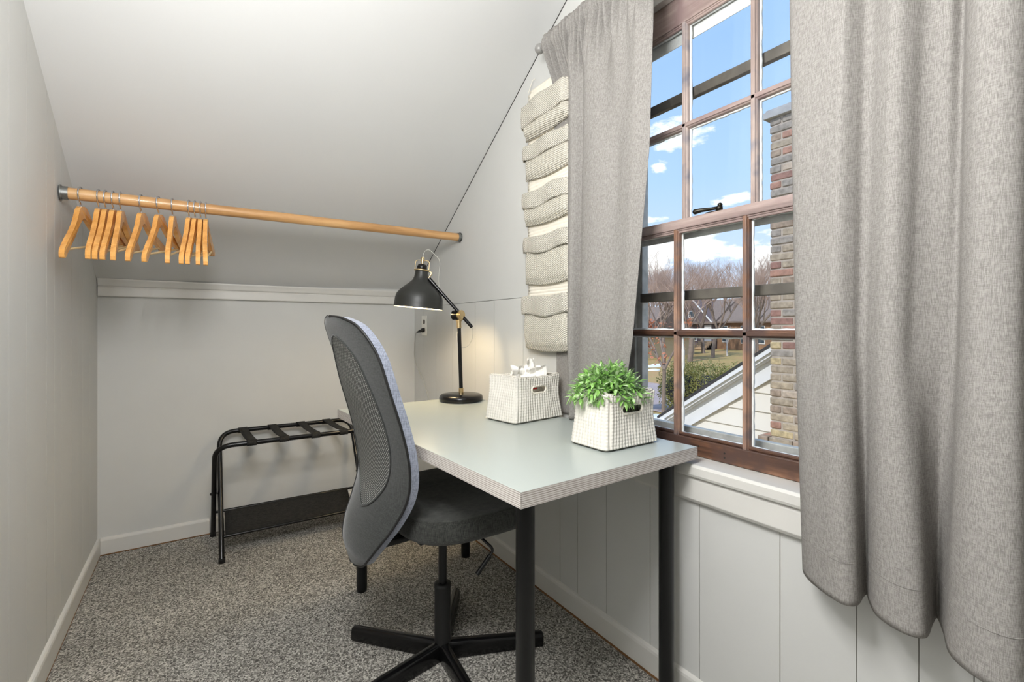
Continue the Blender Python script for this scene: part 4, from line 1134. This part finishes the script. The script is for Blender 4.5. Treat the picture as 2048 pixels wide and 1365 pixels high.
# far houses
M['far_roof'] = plain('distant_grey_brown_roof', (134, 118, 108), .9, vary=.2)
def far_house(label, x, y0, y1, z0, wall, wins, roofmat=M['far_roof'], h=3.4, door=None, gable=None):
    t = thing('distant_house', label, 'house', (x, (y0+y1)/2, z0))
    m = MB(); m.box(x, x+9, y0, y1, z0-.6, z0+h); m.build('walls', wall, t)
    m = MB(); zz = z0+h
    m.prism([(x-.5, zz-.15), (x+4.5, zz+3.0), (x+9.5, zz-.15), (x+9.5, zz-.35), (x-.5, zz-.35)], y0-.4, y1+.4, lambda u, v, tt: (u, tt, v)); m.build('roof', roofmat, t)
    if gable:
        g0, g1, gh = gable
        m = MB(); m.prism([(g0, z0+h-.2), (g1, z0+h-.2), ((g0+g1)/2, z0+h+gh)], x-.35, x+4, lambda u, v, tt: (tt, u, v)); m.build('gable', wall, t)
        m = MB()
        for a, b in ((g0, (g0+g1)/2), (g1, (g0+g1)/2)):
            m.tube([(x-.42, a, z0+h-.2), (x-.42, b, z0+h+gh)], .10, 6)
        m.build('gable_trim', M['far_white'], t)
        m = MB(); c_ = (g0+g1)/2; m.box(x-.42, x-.36, c_-.45, c_+.45, z0+h+.5, z0+h+1.4); wf = m.build('window', M['far_white'], t)
        m = MB(); m.box(x-.45, x-.42, c_-.34, c_+.34, z0+h+.6, z0+h+1.3); m.build('pane', M['far_glass'], wf)
    for a, b, c, d in wins:
        m = MB(); m.box(x-.08, x, a, b, z0+c, z0+d); wf = m.build('window', M['far_white'], t)
        m = MB(); n = max(1, int((b-a)/.55)); ww = (b-a-.1)/n
        for q in range(n): m.box(x-.11, x-.08, a+.08+q*ww, a+.02+(q+1)*ww, z0+c+.12, z0+d-.1)
        m.build('pane', M['far_glass'], wf)
    if door:
        a, b = door
        m = MB(); m.box(x-.08, x, a, b, z0+1.0, z0+3.1); m.build('door', M['far_white'], t)
        m = MB()
        for q in range(4): m.box(x-2.0+q*.4, x, a-.4, b+.4, z0, z0+.25*(q+1))
        m.build('front_steps', M['far_step'], t)
        m = MB(); m.tube([(x-2.0, b+.5, z0), (x-2.0, b+.5, z0+1.3), (x-.4, b+.5, z0+1.9)], .05, 6); m.build('handrail', M['far_white'], t)
    return t
gzA = gz(55, 0)
far_house('dark brick house across the lawn with a gable and white multi-pane window', 55, 36.5, 47.5, gzA, M['far_brick'], [(38.9, 40.8, 1.0, 2.5), (43.5, 45.5, 1.0, 2.5)], door=(36.8, 37.8), gable=(36.5, 42.5, 3.0), h=3.6)
far_house('brown brick house across the lawn, right of the dark brick one', 55.6, 24.0, 36.4, gzA, M['far_brick2'], [(34.9, 35.7, .9, 3.0), (32.2, 33.2, .8, 3.0), (30.2, 31.4, .8, 3.0), (27, 28.6, .9, 2.9)], h=3.7)
far_house('cream house with a dark roof behind the leafy tree, at the left of the window', 38, 33.6, 45.0, gz(38, 0), M['far_cream'], [(34.6, 36, 1.3, 2.8)], h=2.6)

# bare trees
def tree(name, label, base, h, seed, spread=.55, levels=6, lean=(0, 0), thick=.22, group=None, mats=('bark', 'twig'), leaves=0, leafm=None, density=3, leafz=(0, 1)):
    r_ = random.Random(seed)
    t = thing(name, label, 'tree', base, group)
    tk = MB(); tw = MB(); lf = MB()
    def seg(mb, p, q, r0, r1, sides):
        dd = (q-p).normalized(); a = dd.cross(Vector((0, 0, 1)) if abs(dd.z) < .9 else Vector((1, 0, 0))).normalized(); b = dd.cross(a)
        vs = [p+(a*cos(2*PI*k/sides)+b*sin(2*PI*k/sides))*r0 for k in range(sides)]+[q+(a*cos(2*PI*k/sides)+b*sin(2*PI*k/sides))*r1 for k in range(sides)]
        mb.add(vs, [(k, (k+1) % sides, sides+(k+1) % sides, sides+k) for k in range(sides)], sides > 4)
    def grow(p, dv, L, r0, lv_):
        n = 3; q = p
        for k in range(n):
            dv = (dv+Vector((r_.uniform(-1, 1), r_.uniform(-1, 1), r_.uniform(-.3, .7)))*.13).normalized()
            q2 = q+dv*L/n; seg(tk if lv_ < 3 else tw, q, q2, r0*(1-.2*k/n), r0*(1-.2*(k+1)/n), 7 if lv_ < 2 else (5 if lv_ < 3 else 3)); 
            if lv_ >= 1 and k and lv_ < levels:
                side = (dv+Vector((r_.uniform(-1, 1), r_.uniform(-1, 1), r_.uniform(-.2, .9)))*spread*1.2).normalized()
                grow(q2, side, L*.62, r0*.42, lv_+1)
            if leaves and lv_ >= 1 and leafz[0] < (q2.z-base[2])/h < leafz[1]:
                for _ in range(leaves):
                    c = q2+Vector((r_.uniform(-1, 1), r_.uniform(-1, 1), r_.uniform(-1.6, .6)))*.22
                    a = Vector((r_.uniform(-1, 1), r_.uniform(-1, 1), r_.uniform(-1, 1)))*.07; b = Vector((r_.uniform(-1, 1), r_.uniform(-1, 1), r_.uniform(-1, 1)))*.06
                    lf.add([c-a, c+b, c+a, c-b], [(0, 1, 2, 3)])
            q = q2
        if lv_ < levels:
            for k in range(density if lv_ else 4):
                az = r_.uniform(0, 2*PI); ax = Vector((cos(az), sin(az), 0)); 
                nd = (dv+ax*spread*r_.uniform(.6, 1.4)+Vector((0, 0, .22))).normalized()
                grow(q, nd, L*r_.uniform(.64, .80), r0*.56, lv_+1)
    L0 = h/3.2
    grow(Vector(base), Vector((lean[0], lean[1], 1)).normalized(), L0, thick, 0)
    tk.build('trunk', M[mats[0]], t)
    if tw.v: tw.build('twigs', M[mats[1]], t)
    if lf.v: lf.build('dead_leaves', leafm, t)
    return t
G = 'bare winter trees beyond the street'
def T3(x, y): return (x, y, gz(x, 0)-.05)
tree('bare_tree', 'big bare tree with a thick leaning trunk in front of the dark brick house', T3(39.0, 28.4), 8.6, 3, .62, 6, (.10, -.10), .27, G, density=2)
tree('bare_tree', 'bare tree standing farthest left, beyond the rust-leaved tree', T3(36.5, 29.4), 9.4, 5, .50, 6, (0, 0), .20, G, density=2)
tree('bare_tree', 'bare tree just left of the right-hand window bar, its crown above the brown house', T3(44.0, 29.3), 9.0, 9, .52, 6, (0, 0), .20, G, density=2)
tree('bare_tree', 'bare tree nearest the brick chimney, crossing the sky left of its edge', T3(38.5, 21.8), 8.6, 12, .55, 6, (.05, .02), .19, G, density=2)
tree('bare_tree', 'bare tree between the chimney and the right-hand window bar, behind the nearer one', T3(47.5, 26.6), 9.2, 21, .55, 6, (0, 0), .20, G, density=2)
tree('bare_tree', 'bare tree in the middle of the centre pane, rising above the dark brick house', T3(48.5, 33.5), 9.6, 17, .52, 6, (0, 0), .20, G, density=2)
tree('bare_tree', 'bare tree between the big leaning one and the left window bar', T3(49.5, 39.0), 9.0, 31, .55, 6, (0, 0), .20, G, density=2)
tree('bare_tree', 'tall bare tree rising between the left window bar and the rust-leaved tree crown', T3(52.0, 43.0), 11.0, 44, .55, 6, (0, 0), .20, G, density=2)
tree('bare_tree', 'bare tree behind the brown brick house, seen left of the right-hand window bar', T3(66.0, 44.0), 13.5, 52, .55, 6, (0, 0), .22, G, density=2)
tree('bare_tree', 'bare tree far behind, filling the gap beside the brick chimney', T3(66.0, 37.0), 13.0, 61, .55, 6, (0, 0), .22, G, density=2)
tree('bare_tree', 'bare tree far behind the gable of the dark brick house', T3(66.0, 50.0), 13.5, 73, .55, 6, (0, 0), .22, G, density=2)
tree('birch_tree', 'small pale-barked tree on the lawn before the brown brick house', T3(47.0, 29.6), 3.6, 14, .5, 4, (0, 0), .10, None, ('white_bark', 'white_bark'), density=2)
tree('oak_tree', 'slender tree with clinging rust-brown leaves beside the street, at the left of the window', T3(15.2, 12.25), 7.6, 27, .75, 6, (0, 0), .085, None, ('bark', 'twig'), 7, M['dead_leaf'], density=2, leafz=(.24, .56))
# evergreen shrub
sh_ = thing('evergreen_shrub', 'large rounded yellow-green evergreen shrub on the lawn behind the gable roof', 'shrub', (19.0, 13.3, -2.8))
lf = MB(); r_ = random.Random(4)
for cx_, cy_, cz_, rx_, rz_, nn_ in ((18.6, 13.9, -1.75, 1.15, 1.30, 5200), (19.0, 12.9, -1.75, 1.2, 1.28, 5200), (19.6, 12.0, -1.80, 1.05, 1.25, 4200)):
    for k in range(nn_):
        a = r_.uniform(0, 2*PI); ct = r_.uniform(-.9, 1); st_ = math.sqrt(1-ct*ct); rr_ = r_.uniform(.72, 1.02)*(1+.10*sin(a*5+ct*6))
        c = Vector((cx_+rx_*st_*cos(a)*rr_, cy_+rx_*st_*sin(a)*rr_, cz_+rz_*ct*rr_))
        if c.z < -2.95: continue
        u_ = Vector((r_.uniform(-1, 1), r_.uniform(-1, 1), r_.uniform(-.3, 1))).normalized()*.075; v_ = Vector((r_.uniform(-1, 1), r_.uniform(-1, 1), r_.uniform(-1, 1))).normalized()*.028
        lf.add([c-v_, c+v_, c+u_+v_*.3, c+u_-v_*.3], [(0, 1, 2, 3)])
lf.build('foliage', M['shrub_leaf'], sh_)
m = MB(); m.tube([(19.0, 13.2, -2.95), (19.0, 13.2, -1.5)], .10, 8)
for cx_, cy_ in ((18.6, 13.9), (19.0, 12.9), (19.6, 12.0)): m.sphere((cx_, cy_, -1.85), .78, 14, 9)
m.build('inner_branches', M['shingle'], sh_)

# ------------------------------------------------------------------ added fill light (unseen globe above the view)
GX, GY, GZ = .0, .48, 1.70
cl = thing('added_fill_globe', 'added white globe fill light, unseen above the top edge of the view', 'fill light', (GX, GY, ZC))
m = MB(); m.lathe([(.0001, ZC-.001), (.055, ZC-.001), (.055, ZC-.012), (.02, ZC-.028), (.0001, ZC-.03)], Matrix.Translation((GX, GY, 0)), 30); m.build('fill_rose', M['trim'], cl)
m = MB(); m.tube([(GX, GY, ZC-.028), (GX, GY, GZ+.10)], .003, 8); m.build('fill_cable', M['cord'], cl)
M['globe'] = emis('fill_globe_glow', (1, .98, .96), 5)
m = MB(); m.sphere((GX, GY, GZ), .11, 28, 18); m.build('fill_glass_globe', M['globe'], cl)
pd = bpy.data.lights.new('added_fill_light', 'POINT'); pd.energy = 104; pd.color = (.99, .989, .985); pd.shadow_soft_size = .20
po = bpy.data.objects.new('added_fill_light', pd); C.objects.link(po); po.parent = cl; po.location = (0, 0, GZ-ZC)

# ------------------------------------------------------------------ sun + sky
sd = bpy.data.lights.new('sun', 'SUN'); sd.energy = 3.0; sd.angle = R(1); sd.color = (1, .96, .90)
so = bpy.data.objects.new('sun', sd); C.objects.link(so)
so.rotation_euler = Vector((-.62, -.10, .62)).to_track_quat('Z', 'Y').to_euler()
w = bpy.data.worlds.new('sky'); S.world = w; w.use_nodes = True; nt = w.node_tree
bg = nt.nodes['Background']; tc = nt.nodes.new('ShaderNodeTexCoord')
sep = nt.nodes.new('ShaderNodeSeparateXYZ'); nt.links.new(tc.outputs['Generated'], sep.inputs[0])
skyc = ramp(nt, sep.outputs[2], [(.0, srgb(212, 222, 236)), (.10, srgb(196, 213, 238)), (.28, srgb(168, 200, 238)), (.50, srgb(150, 186, 234))])
mp = nt.nodes.new('ShaderNodeMapping'); mp.inputs['Scale'].default_value = (1, 1, 2.6); nt.links.new(tc.outputs['Generated'], mp.inputs['Vector'])
cn = noise(nt, mp.outputs['Vector'], 11, 7, .62)
def blob(az_px, el, r0, flat=1.8):
    """cloud patch centred on a sky direction"""
    v = Vector(az_px).normalized()
    sb = nt.nodes.new('ShaderNodeVectorMath'); sb.operation = 'SUBTRACT'; nt.links.new(tc.outputs['Generated'], sb.inputs[0]); sb.inputs[1].default_value = v
    ms = nt.nodes.new('ShaderNodeVectorMath'); ms.operation = 'MULTIPLY'; nt.links.new(sb.outputs[0], ms.inputs[0]); ms.inputs[1].default_value = (1, 1, flat)
    ln = nt.nodes.new('ShaderNodeVectorMath'); ln.operation = 'LENGTH'; nt.links.new(ms.outputs[0], ln.inputs[0])
    mr = nt.nodes.new('ShaderNodeMapRange'); mr.inputs['From Min'].default_value = r0; mr.inputs['From Max'].default_value = 0; mr.inputs['To Min'].default_value = -.25; mr.inputs['To Max'].default_value = .24
    nt.links.new(ln.outputs['Value'], mr.inputs['Value']); return mr.outputs[0]
def dirof(px, py):
    return (.5505+.8349*(px-1024)/949, .8349-.5505*(px-1024)/949, (657-py)/949)
acc = None
for px, py, r0, fl in ((1352, 270, .105, 2.0), (1462, 398, .075, 2.6), (1300, 440, .07, 3), (1400, 500, .16, 2.2), (1310, 515, .14, 1.8), (1480, 505, .13, 2.6), (1318, 335, .03, 1.5), (1560, 520, .2, 2.5)):
    b_ = blob(dirof(px, py), 0, r0, fl)
    if acc is None: acc = b_
    else:
        mxn = nt.nodes.new('ShaderNodeMath'); mxn.operation = 'MAXIMUM'; nt.links.new(acc, mxn.inputs[0]); nt.links.new(b_, mxn.inputs[1]); acc = mxn.outputs[0]
ad = nt.nodes.new('ShaderNodeMath'); ad.operation = 'ADD'; nt.links.new(cn, ad.inputs[0]); nt.links.new(acc, ad.inputs[1])
cf_ = ramp(nt, ad.outputs[0], [(.50, (0, 0, 0, 1)), (.62, (1, 1, 1, 1))])
mx = nt.nodes.new('ShaderNodeMixRGB'); nt.links.new(cf_, mx.inputs['Fac']); nt.links.new(skyc, mx.inputs[1]); mx.inputs[2].default_value = (1.0, 1.0, 1.0, 1)
nt.links.new(mx.outputs[0], bg.inputs['Color']); bg.inputs['Strength'].default_value = 1.42

# ------------------------------------------------------------------ camera
cam = bpy.data.cameras.new('camera'); co = bpy.data.objects.new('camera', cam); C.objects.link(co)
co.location = (0, 0, 1.04); co.rotation_euler = (R(90), 0, R(-33.4))
cam.sensor_width = 36; cam.lens = 949/2048*36; cam.shift_y = -(682.5-657)/2048; cam.clip_start = .02; cam.clip_end = 500
S.camera = co
S.view_settings.view_transform = 'Standard'; S.view_settings.look = 'None'; S.view_settings.gamma = 1; S.view_settings.use_curve_mapping = False
S.view_settings.exposure = 0
S.cycles.use_denoising = True
try: S.cycles.denoiser = 'OPENIMAGEDENOISE'
except Exception: pass
S.cycles.max_bounces = 10; S.cycles.diffuse_bounces = 6; S.cycles.glossy_bounces = 4; S.cycles.transparent_max_bounces = 16
S.cycles.sample_clamp_indirect = 6; S.cycles.caustics_reflective = False; S.cycles.caustics_refractive = False
